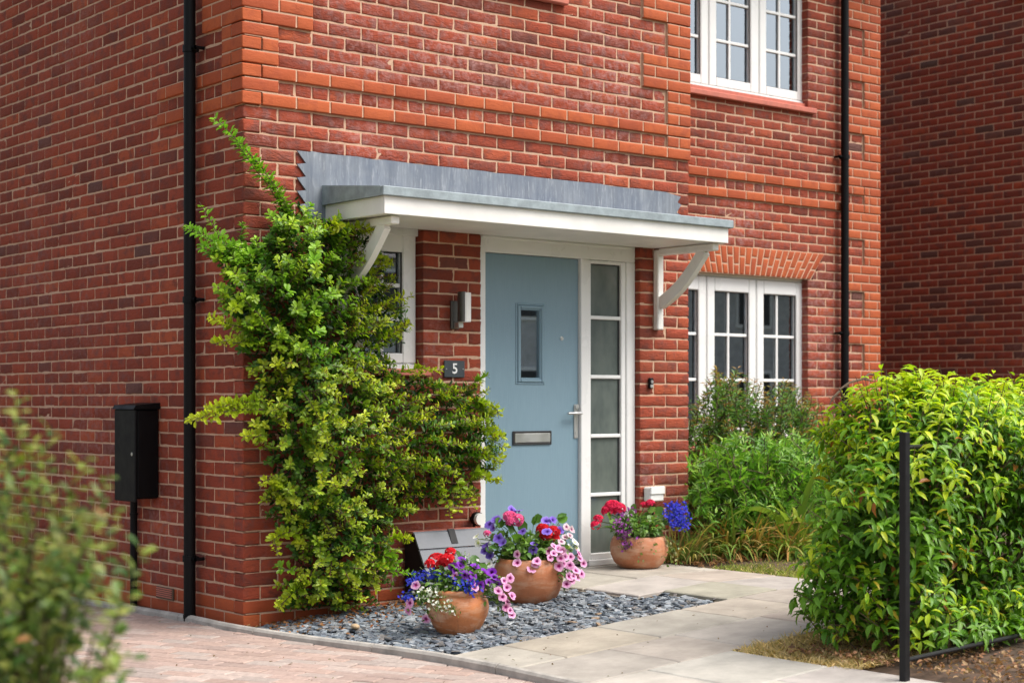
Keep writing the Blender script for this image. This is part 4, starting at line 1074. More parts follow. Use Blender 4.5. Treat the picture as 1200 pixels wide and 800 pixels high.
# ground below the hedge: soil with dry grass
so = MB()
def patch(x0, x1, y0, y1, h, n=10, wob=.03):
    xs = np.linspace(x0, x1, n); ys = np.linspace(y0, y1, n); vs = []
    for yy in ys:
        for xx in xs:
            ex = 1 if xx in (x0, x1) or yy in (y0, y1) else 0
            vs.append((xx + ex * rng.normal(0, wob * .4), yy + ex * rng.normal(0, wob * .4), g(xx, 0) + h - ex * .03 + rng.normal(0, .006)))
    so.pts(vs, [(j * n + i, j * n + i + 1, (j + 1) * n + i + 1, (j + 1) * n + i) for j in range(n - 1) for i in range(n - 1)])
patch(1.16, 6.0, -5.6, -2.64, -.012, 22); patch(3.17, 9.3, -1.2, 1.2, .0, 14); patch(3.17, 9.0, -2.6, -1.2, -.01, 12)
tag(so.build('soil', M['soil'], smooth=True), kind='structure')
def grass(name, label, n, fn, cols, Lr, flat=.6, wd=.004):
    P = np.array([fn() for _ in range(n)]); D = rng.normal(0, flat, (n, 3)); D[:, 2] = rng.uniform(.3, 1, n); U = rng.normal(size=(n, 3))
    cc = np.array([np.array(cols[rng.integers(len(cols))]) * rng.uniform(.75, 1.2) for _ in range(n)])
    tag(leaves(name, M['dry'], None, P, D, U, rng.uniform(*Lr, n), rng.uniform(.6, 1.3, n) * wd, cc, BLADE), label, 'grass', kind='stuff')
def dg():
    while True:
        x, y = rng.uniform(1.12, 3.1), rng.uniform(-3.35, -2.62)
        if (x - 1.1) * .5 + (y + 2.6) * -.25 < 1.2 : return (x, y, g(x) - .015)
grass('dry_grass', 'straw coloured dry grass between the path and the hedge', 14000, dg, [(.78, .59, .29), (.85, .66, .36), (.66, .50, .24), (.55, .46, .20)], (.025, .065), 1.1, .006)
grass('lawn_edge', 'short green and yellow grass right of the door path', 13000, lambda: (rng.uniform(3.16, 5.2), rng.uniform(-2.3, -.45), .152), [(.22, .30, .05), (.34, .36, .08), (.56, .46, .18), (.20, .28, .05)], (.02, .05), .8, .005)
litter('hedge_litter', 'brown leaf litter and bark under the hedge', 5200, lambda: (rng.uniform(1.14, 3.6), rng.uniform(-4.6, -2.9), g(1.6) + rng.uniform(-.005, .02)), [(.26, .13, .075), (.34, .18, .10), (.17, .10, .06), (.42, .28, .16)], (.014, .042))
litter('border_litter', 'fallen brown leaves along the edge of the planted border', 300, lambda: (rng.uniform(3.1, 4.6), rng.uniform(-.45, -.15), .17 + rng.uniform(0, .015)), [(.26, .13, .06), (.34, .2, .1), (.20, .10, .05)], (.025, .05))

# ------------------------------------------------------------------ border plants by the recessed window
def stem_shrub(name, label, poly, Y, Yj, n, base, Lr, cols, tipcol, up=.8, dens=.012, wr=.26, group=None, spread=.5, shoot=(.12, .28), tmpl=LEAF5):
    o = empty(name, (base[0], base[1], .16), label, 'shrub', group); b_ = LeafBag(); st = MB(); cnt = 0
    xs = [q[0] for q in poly]; ys = [q[1] for q in poly]
    while cnt < n:
        px, py = rng.uniform(min(xs), max(xs)), rng.uniform(min(ys), max(ys))
        if not in_poly(px, py, poly): continue
        cnt += 1
        tip = np.array(onY(px, py, Y + rng.uniform(-Yj, Yj))); d = unit(np.array((rng.normal(0, spread), -.25 + rng.normal(0, spread), up))); Ls = rng.uniform(*shoot)
        p0 = tip - d * Ls; pts, _ = along([p0, p0 + d * Ls * .5 + rng.normal(0, .01, 3), tip], max(4, int(Ls / dens))); m_ = len(pts)
        for i in range(m_):
            t = i / (m_ - 1); r = unit(np.cross(d, rng.normal(size=3))); L = rng.uniform(*Lr) * (1.05 - .4 * t)
            c = np.array(cols[rng.integers(len(cols))])
            if t > .8 and rng.random() < .8: c = lerp(c, tipcol, rng.uniform(.4, 1))
            b_.add(pts[i], r + d * rng.uniform(.2, .8), d + np.array((0, -.2, .6)), L, L * wr * rng.uniform(.85, 1.15), c)
        st.tube(list(pts[::max(1, m_ // 3)]) + [tip], .003, 4)
        if cnt % 6 == 0: st.tube([(base[0] + rng.normal(0, .08), base[1] + rng.normal(0, .05), .12), tuple(lerp((base[0], base[1], .3), p0, .6)), tuple(p0)], [.009, .006, .003], 5)
    b_.build('foliage', M['leaf'], o, tmpl); st.build('stems', M['stem'], o)
    return o
GA = [(.08, .19, .03), (.12, .25, .04), (.05, .13, .025), (.16, .30, .06)]
stem_shrub('border_shrub', 'tall loose shrub with rusty shoot tips in front of the recessed window', [(806, 470), (826, 446), (840, 430), (862, 426), (882, 440), (915, 440), (945, 458), (968, 480), (975, 570), (900, 590), (806, 590)], .50, .28, 560, (4.7, .5), (.055, .10), GA, (.34, .17, .05), up=1.2, wr=.26, spread=.34, shoot=(.16, .40))
stem_shrub('border_shrub', 'bright green low shrub with fingered leaves behind the straw coloured clump', [(812, 545), (830, 520), (862, 508), (900, 505), (950, 512), (982, 535), (978, 612), (900, 612), (850, 610), (818, 600)], -.02, .25, 440, (4.3, .05), (.065, .11), [(.14, .33, .04), (.19, .40, .05), (.09, .23, .03), (.24, .45, .07)], (.32, .48, .08), up=.7, wr=.26, spread=.75, dens=.010, shoot=(.08, .24))
def strap_clump(name, label, cat, base, n, Lr, cols, wd, spread, droop=.6, curl=8, r0=.06):
    o = empty(name, base, label, cat); V = []; Fq = []; Cc = []
    k = 0
    for i in range(n):
        a = rng.uniform(0, 6.28); L = rng.uniform(*Lr); out = rng.uniform(.15, 1) * spread; c = np.array(cols[rng.integers(len(cols))]) * rng.uniform(.75, 1.2)
        dh = np.array((math.cos(a), math.sin(a), 0)); pr = np.array((-math.sin(a), math.cos(a), 0)); p = np.array(base) + dh * rng.uniform(0, r0) + pr * rng.uniform(-r0, r0)
        el = math.radians(85 - 40 * out); m_ = curl; w = wd * rng.uniform(.7, 1.2); tw_ = rng.normal(0, .5)
        for j in range(m_ + 1):
            t = j / m_; ww = w * (1 - t ** 2.2) * (.6 + .8 * min(1, t * 3)) * .5 + .0004
            side = pr * math.cos(tw_ * t) + np.array((0, 0, 1)) * math.sin(tw_ * t)
            fold = np.array((0, 0, 1)) * ww * .5
            V += [p - side * ww + fold, p, p + side * ww + fold]; Cc += [c * (1 + .3 * t)] * 3
            dirn = dh * math.cos(el) + np.array((0, 0, 1)) * math.sin(el); p = p + dirn * L / m_; el -= droop * out * 2.4 / m_ * (1 + t)
            if p[2] < base[2] + .01: p[2] = base[2] + .01
        for j in range(m_): b0 = k + j * 3; Fq += [(b0, b0 + 1, b0 + 4, b0 + 3), (b0 + 1, b0 + 2, b0 + 5, b0 + 4)]
        k += (m_ + 1) * 3
    link('blades', np_mesh('blades', np.array(V), [np.array(Fq)], np.array(Cc)), M['leaf'] if 'strap' in name else M['dry'], o); return o
q = onY(936, 618, -.22); strap_clump('strap_leaved_plant', 'sword leaved plant with broad yellow green blades beside the hedge', 'plant', (q[0], q[1], .16), 30, (.55, .95), [(.22, .33, .05), (.28, .38, .08), (.36, .44, .13), (.14, .25, .04)], .05, .75, .8)
q = onY(855, 655, -.12); strap_clump('lily_clump', 'broad half withered clump of green and straw blades in the middle of the border', 'plant', (q[0], q[1], .16), 330, (.28, .52), [(.13, .20, .035), (.20, .25, .05), (.38, .27, .10), (.34, .19, .06), (.09, .16, .03)], .013, 1.2, .8, r0=.16)
q = onY(800, 655, -.14); strap_clump('lily_clump', 'small thin bladed clump at the foot of the brick pier right of the far pot', 'plant', (q[0], q[1], .16), 150, (.20, .40), [(.17, .23, .05), (.30, .26, .09), (.36, .27, .10), (.12, .18, .04)], .009, 1.0, .7, r0=.10)

q = onY(912, 655, -.30); strap_clump('lily_clump', 'half withered arching clump nearest the hedge at the right end of the border', 'plant', (q[0], q[1], .16), 260, (.26, .48), [(.14, .22, .035), (.22, .28, .05), (.42, .30, .11), (.36, .21, .07), (.10, .17, .03)], .013, 1.2, .8, r0=.14)

# ------------------------------------------------------------------ blurred bush close to the camera
fb = empty('garden_bush', tuple(atD(-40, 1285, 3.0)), 'blurred twiggy bush with small yellow green leaves nearest the camera', 'shrub')
bg = LeafBag(); bs = MB(); TOC0 = np.array((-.5, -.6, .5))
root = np.array(atD(-60, 1270, 3.0)); root[2] = -.02
fb.location = root
tips = [((22, 462), 3.0), ((95, 538), 2.9), ((122, 560), 2.85), ((58, 500), 3.05), ((128, 665), 2.75), ((140, 700), 2.7), ((165, 640), 2.9), ((40, 520), 3.1), ((150, 770), 2.6), ((70, 600), 3.0), ((10, 500), 3.2), ((-20, 470), 3.0), ((-60, 450), 3.1), ((100, 600), 2.9), ((90, 690), 2.8), ((60, 650), 2.8), ((20, 560), 2.9), ((110, 790), 2.7), ((50, 740), 2.8), ((-100, 500), 3.1), ((130, 600), 2.8), ((15, 640), 2.75)]
for i in range(80): tips.append(((rng.uniform(-190, 70) + rng.uniform(0, 30), rng.uniform(560, 960)), rng.uniform(2.6, 3.4)))
for (px, py), d in tips:
    tip = np.array(atD(px, py, d)); mid = lerp(root, tip, .55) + np.array((rng.normal(0, .03), rng.normal(0, .03), -.04))
    pts, Lt = along([root + np.array((rng.normal(0, .05), rng.normal(0, .05), 0)), mid, tip], 40)
    bs.tube(pts[::5], [.008 - .0008 * k for k in range(len(pts[::5]))], 5)
    fine, Lf = along(list(pts[14:]), max(20, int(Lt * .65 / .0065)))
    for j, p in enumerate(fine):
        t = j / len(fine)
        ax = unit(fine[min(j + 1, len(fine) - 1)] - fine[max(j - 1, 0)]); r = unit(np.cross(ax, rng.normal(size=3))); L = rng.uniform(.019, .034)
        c = [(.10, .17, .022), (.19, .25, .035), (.05, .11, .018), (.30, .32, .08), (.13, .18, .03)][rng.integers(5)]
        if rng.random() < .012: c = (.30, .14, .05)
        bg.add(p + r * .004, r + ax * rng.uniform(.2, .9), ax + TOC0 * .5 + r * .2, L, L * .58, c)
        if rng.random() < .05 and t < .9:
            q0 = p; dd = unit(ax + r * .9); Ls = rng.uniform(.03, .08)
            for s_ in range(9):
                pp = q0 + dd * Ls * s_ / 8; rr2 = rand_dirs(1)[0]; bg.add(pp, rr2 + dd * .6, dd, L, L * .55, c)
bg.build('foliage', M['leaf'], fb, LEAFO); bs.build('stems', M['stem'], fb)

# ------------------------------------------------------------------ flower pots
def pot(name, c, prof, mkey, label):
    inner = [(max(r - .016, .01), z) for r, z in reversed(prof[-4:])]
    m = MB(); m.lathe([(.001, .0)] + prof + inner + [(.001, inner[-1][1])], 48, (0, 0, 0), wob=.006)
    o = m.build(name, M[mkey], smooth=True); o.location = c; tag(o, label, 'flower pot', 'terracotta flower pots')
    s = MB(); zs = prof[-1][1] - .03; s.lathe([(.001, zs + .012), (prof[-1][0] * .6, zs + .006), (prof[-1][0] - .017, zs - .006)], 24); so_ = s.build('soil', M['soil']); so_.parent = o; so_.matrix_parent_inverse = Matrix.Identity(4); 
    return o
Pc1 = np.array((.665, -1.085, g(.6) - .012)); Pc2 = np.array((1.525, -.635, g(1.5) - .018)); Pc3 = np.array((2.805, -.215, .166))
p1 = pot('terracotta_pot', Pc1, [(.095, .0), (.108, .006), (.135, .045), (.158, .095), (.166, .135), (.160, .170), (.146, .192), (.143, .200), (.149, .206), (.153, .216), (.151, .226), (.144, .232)], 'terra1', 'small rimmed terracotta pot with pale weathering on the slate, nearest the shrub')
p2 = pot('terracotta_pot', Pc2, [(.125, .0), (.142, .006), (.175, .05), (.198, .11), (.205, .165), (.200, .21), (.188, .24), (.178, .252), (.170, .256)], 'terra2', 'largest smooth terracotta bowl on the slate before the blue door')
p3 = pot('terracotta_pot', Pc3, [(.115, .0), (.135, .006), (.165, .04), (.186, .09), (.190, .13), (.186, .16), (.178, .185), (.170, .200), (.163, .205)], 'terra3', 'terracotta bowl beside the white sidelight and brick pier')

def petunia_mesh(name, mid, edge, throat, sd=0):
    q_ = random.Random(sd * 7 + 3); ph = [q_.uniform(0, 6.28) for _ in range(4)]; cup = q_.uniform(-.12, .22); fold = q_.uniform(.05, .16)
    vs = []; fs = []; cs = []
    n = 20; rings = [(.10, -.35, throat), (.24, -.10, throat), (.55, .0, mid), (1.0, .0, edge)]
    for r, z, c in rings:
        for j in range(n):
            a = 2 * math.pi * j / n; lob = 1 + (.06 * math.cos(5 * a) if r > .5 else 0); zz = z + (.07 * math.cos(10 * a + ph[0]) + fold * math.cos(2 * a + ph[1]) + cup if r > .9 else (cup * .3 if r > .5 else 0)); lob *= 1 + (.05 * math.cos(3 * a + ph[2]) + .04 * math.cos(7 * a + ph[3]) if r > .5 else 0)
            vs.append((r * lob * math.cos(a), r * lob * math.sin(a), zz)); 
            vein = 1 - (.25 if (j % 4 == 0 and .2 < r < .9) else 0); cs.append(tuple(q * vein for q in c))
    for i in range(3):
        for j in range(n): fs.append((i * n + j, i * n + (j + 1) % n, (i + 1) * n + (j + 1) % n, (i + 1) * n + j))
    o = len(vs); vs += [(0.05 * math.cos(a), .05 * math.sin(a), -1.1) for a in np.linspace(0, 6.28, n, endpoint=False)]; cs += [throat] * n
    for j in range(n): fs.append((o + j, o + (j + 1) % n, (j + 1) % n, j))
    m = MB(); m.v = vs; m.f = fs; m.c = cs; me = m.mesh(name, True); me.materials.append(M['petal']); me.polygons.foreach_set('use_smooth', np.ones(len(me.polygons), dtype=bool)); return me
PCOL = {'pink': ((.78, .33, .62), (.84, .54, .75), (.30, .015, .16)), 'purple': ((.20, .025, .42), (.27, .06, .52), (.04, .0, .06)), 'violet': ((.20, .11, .58), (.30, .22, .70), (.09, .03, .30)), 'white': ((.82, .80, .80), (.85, .84, .84), (.55, .6, .25)), 'palepink': ((.70, .52, .60), (.75, .62, .68), (.4, .12, .25))}
PET = {}
for ky, (m_, e_, t_) in PCOL.items():
    PET[ky] = []
    for sd in range(5):
        f_ = (1.0, .85, 1.08, .92, 1.0)[sd]
        PET[ky].append(petunia_mesh(ky + '_petunia', tuple(min(.9, q * f_) for q in m_), tuple(min(.9, lerp(e_, m_, .35 * (sd % 3))[k] * f_) for k in range(3)), t_, sd))
TOCAM = unit(CAM - np.array((1.2, -.7, .5)))
def face_rot(nv):
    return Vector(nv).to_track_quat('Z', 'Y').to_euler()
def foliage_cloud(b_, c, rad, n, cols, Lr, tm_w=.6, zmin=-9):
    for _ in range(n):
        v = rand_dirs(1)[0]; p = np.array(c) + v * np.array(rad) * rng.random() ** .4
        if p[2] < zmin: p[2] = zmin + rng.uniform(0, .02)
        L = rng.uniform(*Lr); b_.add(p, v + rng.normal(0, .5, 3), v * .5 + np.array((0, -.2, .8)) + rng.normal(0, .3, 3), L, L * tm_w * rng.uniform(.8, 1.2), np.array(cols[rng.integers(len(cols))]) * rng.uniform(.8, 1.2))
PG = [(.11, .21, .035), (.15, .26, .05), (.07, .15, .025)]
def P3(px, py, c, off=0.0):
    """point above pot c seen at that pixel of the photograph, 'off' metres nearer to the camera than the pot's axis"""
    d = float((c[:2] - CAM[:2]) @ DV) - off; return np.array(atD(px, py, d))
def petunia(label, key, flowers, c, r=.027, group=None, leafn=130):
    o = empty('petunia_plant', tuple(c + np.array((0, 0, .2))), label, 'flowers'); b_ = LeafBag(); st = MB()
    rootp = c + np.array((0, 0, .21))
    for px, py, off in flowers:
        p = P3(px, py, c, off); out = unit(p - (c + np.array((0, 0, .12)))); nv = unit(TOCAM * .6 + out * .65 + rng.normal(0, .30, 3) + np.array((0, 0, .12)))
        ob = bpy.data.objects.new('flower', PET[key][rng.integers(5)]); COL.objects.link(ob); ob.location = p; ob.rotation_euler = face_rot(nv); s_ = r * rng.uniform(.92, 1.2); ob.scale = (s_, s_ * rng.uniform(.9, 1), s_)
        ob.parent = o; ob.matrix_parent_inverse = wmat(o).inverted()
        mid = lerp(rootp, p, .6) + np.array((0, 0, .04)); tip = p - nv * r * 1.0
        st.tube([rootp + rng.normal(0, .02, 3) * np.array((1, 1, .2)), mid, tip], [.0028, .0022, .0016], 4)
        pts, _ = along([rootp, mid, tip], 9)
        for q_ in pts[3:]:
            for _ in range(2):
                v = rand_dirs(1)[0]; L = rng.uniform(.022, .038); b_.add(q_ + rng.normal(0, .008, 3), v + np.array((0, -.2, .2)), np.array((0, -.3, .8)) + rng.normal(0, .4, 3), L, L * .55, np.array(PG[rng.integers(3)]) * rng.uniform(.8, 1.3))
    if leafn: foliage_cloud(b_, c + np.array((0, 0, .25)), (.15, .15, .055), leafn, PG, (.028, .05), .6, c[2] + .2)
    b_.build('foliage', M['leaf'], o, LEAF8); st.build('stems', M['greenstem'], o); return o
def floret_head(name, c, R, col, n, parent, nv):
    b_ = LeafBag()
    for i in range(n):
        v = rand_dirs(1)[0]; v = unit(v + np.array(nv) * .8); p = np.array(c) + v * R * np.array((1, 1, .82)); cc = np.array(col) * rng.uniform(.72, 1.2); e1 = unit(np.cross(v, rng.normal(size=3))); e2 = np.cross(v, e1); rr2 = R * rng.uniform(.32, .42)
        for k in range(5):
            a = k * 1.2566; d = e1 * math.cos(a) + e2 * math.sin(a) + v * .25; b_.add(p, d, v, rr2, rr2 * .95, cc)
    return b_.build(name, M['petal'], parent, ROUND)
def geranium(label, heads, c, leafs, col, R=.045):
    R = R * 1.12
    o = empty('geranium_plant', tuple(c + np.array((0, 0, .2))), label, 'flowers'); st = MB(); b_ = LeafBag(); rootp = c + np.array((0, 0, .21))
    for px, py, off, k in heads:
        p = P3(px, py, c, off); floret_head('flower_head', p, R * k, col, 40, o, unit(TOCAM * .6 + np.array((0, 0, .8))))
        st.tube([rootp + rng.normal(0, .02, 3), lerp(rootp, p, .6) + np.array((0, 0, .01)), p - np.array((0, 0, R * .3))], .003, 5)
    for px, py, off in leafs:
        p = P3(px, py, c, off); L = rng.uniform(.045, .065); d = unit(p - rootp) * .5 + rng.normal(0, .35, 3); 
        b_.add(p, d, TOCAM * .55 + np.array((0, 0, .7)) + rng.normal(0, .25, 3), L, L * .85, np.array([(.075, .18, .03), (.11, .24, .04), (.15, .28, .05)][rng.integers(3)])); st.tube([rootp, lerp(rootp, p, .6), p], .002, 4)
    b_.build('foliage', M['leaf'], o, ROUND); st.build('stems', M['greenstem'], o); return o
def tiny_flowers(name, label, blobs, c, col, nfl, fl=.009, gcol=PG, nleaf=160, leafL=(.010, .02)):
    o = empty(name, tuple(c + np.array((0, 0, .2))), label, 'flowers'); f_ = LeafBag(); b_ = LeafBag(); st = MB(); rootp = c + np.array((0, 0, .2)); tot = sum(q[3] for q in blobs)
    for px, py, off, wgt, sx, sz in blobs:
        p0 = P3(px, py, c, off); 
        for _ in range(int(nfl * wgt / tot)):
            p = p0 + rng.normal(0, 1, 3) * np.array((sx, sx, sz)) * .55; v = unit(TOCAM * .7 + rng.normal(0, .5, 3) + np.array((0, 0, .3))); e1 = unit(np.cross(v, rng.normal(size=3))); e2 = np.cross(v, e1); cc = np.array(col) * rng.uniform(.7, 1.25)
            for k in range(5):
                a = k * 1.2566; L = fl * (1.15 if k < 3 else .75); f_.add(p, e1 * math.cos(a) + e2 * math.sin(a) + v * .15, v, L, L * .75, cc)
        for _ in range(int(nleaf * wgt / tot)):
            p = p0 + rng.normal(0, 1, 3) * np.array((sx, sx, sz)) * .6 - np.array((0, 0, .008)); L = rng.uniform(*leafL); b_.add(p, rand_dirs(1)[0], np.array((0, 0, 1.)), L, L * .4, np.array(gcol[rng.integers(3)]) * rng.uniform(.8, 1.2))
        for _ in range(4): st.tube([rootp + rng.normal(0, .015, 3), lerp(rootp, p0, .6) + np.array((0, 0, .02)), p0 + rng.normal(0, sx * .4, 3)], .0014, 4)
    bl_ = f_.build('blossoms', M['petal'], o); bl_['kind'] = 'stuff'; b_.build('foliage', M['leaf'], o); st.build('stems', M['greenstem'], o); return o
RED, HOT, PINK = (.62, .012, .022), (.78, .03, .11), (.80, .13, .34)
# small pot: red geranium, purple and pink petunias, blue lobelia, white bacopa
geranium('red geranium at the back left of the small rimmed pot', [(512, 657, -.02, 1.0), (524, 656, .01, .85), (528, 647, -.04, .62), (504, 660, .02, .6)], Pc1, [(530, 668, -.03), (545, 662, -.05), (552, 672, -.05), (560, 668, -.06), (548, 680, -.02), (515, 676, 0), (535, 678, 0), (565, 676, -.05), (540, 655, -.06), (556, 660, -.07)], RED, .040)
petunia('deep purple petunia on the right side of the small rimmed pot', 'purple', [(531, 664, .06), (529, 674, .07), (542, 655, 0), (554, 673, .08), (568, 670, .06), (579, 676, .05), (573, 682, .08), (563, 686, .10), (545, 673, .10), (535, 668, .08), (576, 670, .02), (552, 682, .12), (582, 684, .06), (557, 664, .02), (540, 662, .04)], Pc1, .025)
petunia('pink petunia trailing over both sides of the small rimmed pot', 'pink', [(487, 685, .12), (480, 706, .12), (478, 715, .12), (499, 725, .10), (591, 680, .08), (598, 677, .06), (594, 688, .10), (589, 699, .12), (600, 698, .10), (593, 711, .12), (598, 715, .12), (600, 720, .12), (595, 705, .1), (533, 674, .10), (556, 688, .13), (584, 692, .12)], Pc1, .023)
tiny_flowers('lobelia_plant', 'deep blue lobelia along the left and front of the small rimmed pot', [(492, 676, .05, 1.2, .06, .035), (510, 674, .04, 1, .05, .03), (545, 684, .12, 1.3, .06, .03), (535, 676, .08, .8, .04, .03), (478, 698, .10, .8, .035, .022), (550, 693, .14, .6, .05, .02), (484, 684, .08, .5, .03, .03)], Pc1, (.035, .05, .50), 420, .0085)
tiny_flowers('bacopa_plant', 'white bacopa with small flowers hanging over the left front of the small rimmed pot', [(505, 700, .14, 1.2, .06, .05), (520, 708, .16, 1, .05, .04), (497, 693, .12, .8, .05, .03), (530, 712, .17, .5, .03, .03), (512, 690, .12, .6, .05, .03), (545, 652, -.06, .25, .04, .02)], Pc1, (.80, .80, .77), 95, .010, nleaf=700, leafL=(.010, .020))
# largest bowl: pink and red geraniums, violet, pink and white petunias
geranium('pink geranium at the top of the largest bowl', [(597, 606, .02, .85), (606, 609, .04, .8), (600, 611, .05, .7), (571, 625, .05, .45)], Pc2, [(600, 625, .06), (608, 632, .09), (595, 640, .09), (603, 642, .12), (590, 630, .06), (613, 622, .03), (585, 643, .09), (610, 645, .12), (595, 650, .14), (606, 652, .14), (580, 635, .05), (620, 640, .08), (588, 618, .02), (616, 650, .12), (577, 648, .08), (624, 628, .02), (600, 618, .02)], PINK, .042)
geranium('scarlet geranium at the right of the largest bowl', [(636, 620, .04, .8), (648, 623, .04, .85), (640, 626, .07, .8), (651, 630, .05, .5)], Pc2, [(640, 640, .04), (650, 640, .02), (630, 640, .05), (655, 612, -.06), (645, 648, .05), (660, 645, 0), (632, 612, -.05), (653, 606, -.08), (625, 615, -.04)], RED, .040)
petunia('violet blue petunia around the largest bowl', 'violet', [(600, 597, -.02), (608, 598, -.03), (581, 608, 0), (573, 614, 0), (584, 630, .10), (589, 636, .12), (612, 622, .05), (570, 638, .05), (568, 645, .06), (640, 610, -.02), (648, 609, -.03), (626, 637, .12), (625, 644, .13), (574, 651, .08), (656, 621, 0), (641, 622, .12), (578, 618, .05)], Pc2, .027)
petunia('pink petunia cascading down the right of the largest bowl', 'pink', [(606, 649, .18), (606, 659, .20), (629, 657, .20), (623, 666, .20), (628, 660, .19), (643, 645, .14), (649, 648, .15), (655, 643, .12), (659, 645, .12), (645, 653, .17), (657, 654, .15), (655, 663, .18), (661, 660, .15), (668, 662, .12), (669, 652, .1), (680, 654, .06), (679, 648, .05), (667, 675, .15), (672, 675, .13), (664, 684, .16), (682, 672, .08), (675, 668, .1), (670, 680, .14), (684, 660, .04), (650, 640, .1), (662, 652, .12), (676, 676, .1)], Pc2, .025)
petunia('white petunia at the right edge of the largest bowl', 'white', [(674, 635, .04), (668, 640, .06), (664, 648, .06), (676, 642, .03), (560, 636, .05), (558, 628, .0), (573, 660, .1)], Pc2, .023)
petunia('pale pink petunia behind the scarlet geranium of the largest bowl', 'palepink', [(664, 617, -.02), (668, 627, 0), (662, 629, 0), (658, 634, .04), (670, 620, -.03)], Pc2, .021)
# bowl by the sidelight
geranium('hot pink geranium at the left of the bowl beside the sidelight', [(718, 594, .03, .95), (725, 596, .03, .85), (712, 598, .04, .75), (701, 608, .08, .6), (698, 615, .10, .6), (762, 590, -.02, .6), (754, 591, -.02, .4)], Pc3, [(722, 612, .08), (716, 608, .06), (740, 605, .04), (748, 610, .06), (755, 606, .04), (745, 616, .09), (756, 616, .09), (765, 612, .06), (750, 622, .12), (762, 622, .1), (772, 608, 0), (735, 615, .1), (768, 602, 0), (760, 600, 0), (742, 598, 0), (714, 618, .1), (776, 616, .05), (770, 622, .08)], HOT, .045)
tiny_flowers('verbena_plant', 'purple trailing verbena over the front of the bowl beside the sidelight', [(735, 600, .06, .7, .05, .025), (727, 612, .12, .8, .05, .03), (732, 628, .17, 1, .045, .03), (735, 638, .19, .8, .035, .025), (728, 622, .15, .8, .05, .03), (747, 632, .17, .2, .03, .02)], Pc3, (.34, .07, .38), 150, .010, nleaf=600, gcol=[(.06, .09, .03), (.09, .13, .04), (.07, .06, .05)])
tiny_flowers('lobelia_plant', 'bright blue lobelia at the right of the bowl beside the sidelight', [(793, 600, .0, 1.4, .06, .05), (797, 612, .04, 1, .05, .04), (790, 592, -.03, .6, .05, .02), (786, 608, .05, .6, .04, .04)], Pc3, (.045, .05, .62), 480, .0095, nleaf=220)
iv = empty('ivy_plant', tuple(Pc3 + np.array((0, 0, .2))), 'trailing variegated ivy hanging down the right of the bowl beside the sidelight', 'plant'); b_ = LeafBag(); st = MB()
for i in range(14):
    px, py = rng.uniform(745, 800), rng.uniform(640, 662); e_ = P3(px, py, Pc3, .19 if px < 770 else .12); e_[2] = max(e_[2], .18); r0_ = Pc3 + np.array((0, 0, .2)); md = lerp(r0_, e_, .55) + np.array((.02, -.04, .06)); pts, _ = along([r0_, md, e_], 12); st.tube(pts[::3], .0015, 4)
    for q_ in pts[3:]:
        L = rng.uniform(.016, .028); b_.add(q_, rand_dirs(1)[0] + np.array((0, -.3, -.2)), TOCAM + rng.normal(0, .3, 3), L, L * .7, [(.14, .22, .05), (.40, .40, .20), (.20, .27, .07), (.10, .18, .04)][rng.integers(4)])
b_.build('foliage', M['leaf'], iv); st.build('stems', M['greenstem'], iv)

for Pc_, rx, nlf, lab in ((Pc3, .17, 420, 'leafy green trailing foliage filling the bowl beside the sidelight'), (Pc2, .18, 330, 'leafy green foliage filling the largest bowl between its flowers'), (Pc1, .13, 220, 'leafy green foliage filling the small rimmed pot between its flowers')):
    o = empty('bedding_plant', tuple(Pc_ + np.array((0, 0, .2))), lab, 'plant'); b_ = LeafBag(); st = MB()
    top_ = {420: .205, 330: .256, 220: .232}[nlf]
    foliage_cloud(b_, Pc_ + np.array((0, 0, top_ + .055)), (rx, rx, .075), nlf, [(.13, .25, .04), (.18, .31, .055), (.08, .18, .03)], (.03, .055), .62, Pc_[2] + top_ - .05)
    for k in range(10): st.tube([Pc_ + np.array((0, 0, top_ - .03)), Pc_ + np.array((rng.normal(0, rx * .4), rng.normal(0, rx * .4), top_ + .06))], .0022, 4)
    b_.build('foliage', M['leaf'], o, LEAF8); st.build('stems', M['greenstem'], o)

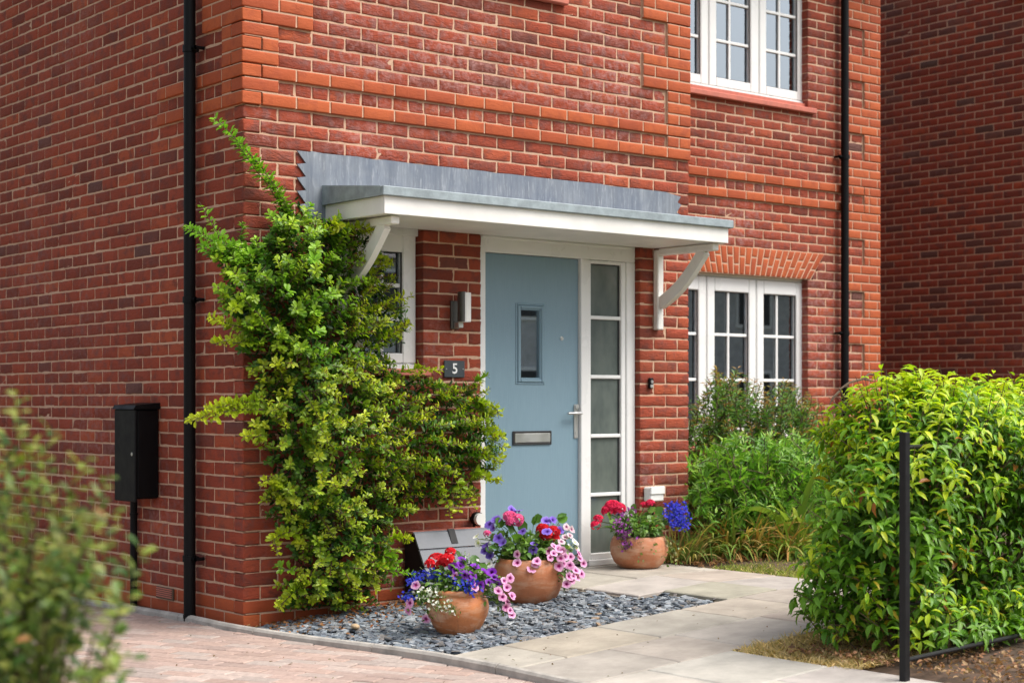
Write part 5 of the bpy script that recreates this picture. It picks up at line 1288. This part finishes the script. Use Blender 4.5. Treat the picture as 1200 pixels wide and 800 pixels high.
# ================================================================== ACROSS THE STREET (seen in the window panes)
def far_house(x, y, w, d, h, label):
    o = empty('street_house', (x, y, 0), label, 'house', 'houses across the street')
    m = MB(); m.box((x - w / 2, y - d, -.1), (x + w / 2, y, h)); m.build('wall', M['render'], o)
    m = MB(); m.prism([(y - d - .4, h - .05), (y + .4, h - .05), (y - d / 2, h + 2.4)], 0, x - w / 2 - .2, x + w / 2 + .2); m.build('roof', M['rooftile'], o)
    for fx in (-.28, .28):
        for fz in (1.6, 4.1):
            m = MB(); m.box((x + fx * w - .8, y, fz - .6), (x + fx * w + .8, y + .04, fz + .6)); wo_ = m.build('window', M['white'], o)
            m = MB(); m.box((x + fx * w - .7, y + .04, fz - .5), (x + fx * w + .7, y + .05, fz + .5)); m.build('pane', M['seal'], wo_)
far_house(22, -27, 9, 8, 5.0, 'pale rendered house across the street mirrored in the panes')
far_house(36, -24, 10, 8, 5.0, 'pale rendered house across the street mirrored in the panes')

# ================================================================== LIGHT, SKY, CAMERA
world = bpy.data.worlds.new('World'); SC.world = world; world.use_nodes = True
wn = world.node_tree; bgn = wn.nodes['Background']
sky = wn.nodes.new('ShaderNodeTexSky'); sky.sky_type = 'NISHITA'; sky.sun_disc = False
SUN_EL, SUN_AZ = math.radians(57), math.radians(146)      # azimuth clockwise from +Y
sky.sun_elevation = SUN_EL; sky.sun_rotation = SUN_AZ; sky.air_density = 1.0; sky.dust_density = 4.0; sky.ozone_density = 1.0
hs_ = wn.nodes.new('ShaderNodeHueSaturation'); hs_.inputs['Saturation'].default_value = .45
wn.links.new(sky.outputs[0], hs_.inputs['Color']); wn.links.new(hs_.outputs[0], bgn.inputs['Color']); bgn.inputs['Strength'].default_value = .12
sl_ = bpy.data.lights.new('sun', 'SUN'); sl_.energy = 2.0; sl_.angle = math.radians(45); sl_.color = (1, .95, .87)
so_ = bpy.data.objects.new('sun', sl_); COL.objects.link(so_)
sd = Vector((math.sin(SUN_AZ) * math.cos(SUN_EL), math.cos(SUN_AZ) * math.cos(SUN_EL), math.sin(SUN_EL)))
so_.rotation_euler = sd.to_track_quat('Z', 'Y').to_euler(); so_.location = (6, -10, 12)

cd = bpy.data.cameras.new('camera'); co = bpy.data.objects.new('camera', cd); COL.objects.link(co)
co.location = CAM; co.rotation_euler = (math.pi / 2, 0, -TH); cd.sensor_width = 36; cd.lens = F_PX / 1200 * 36; cd.shift_y = (HYP - 400) / 1200
cd.clip_start = .1; cd.clip_end = 500; cd.dof.use_dof = True; cd.dof.focus_distance = 8.9; cd.dof.aperture_fstop = 3.0
SC.camera = co
vs_ = SC.view_settings; vs_.view_transform = 'Standard'; vs_.look = 'None'; vs_.gamma = 1; vs_.use_curve_mapping = False; vs_.exposure = .93
SC.cycles.max_bounces = 8; SC.cycles.transparent_max_bounces = 12; SC.cycles.use_denoising = True
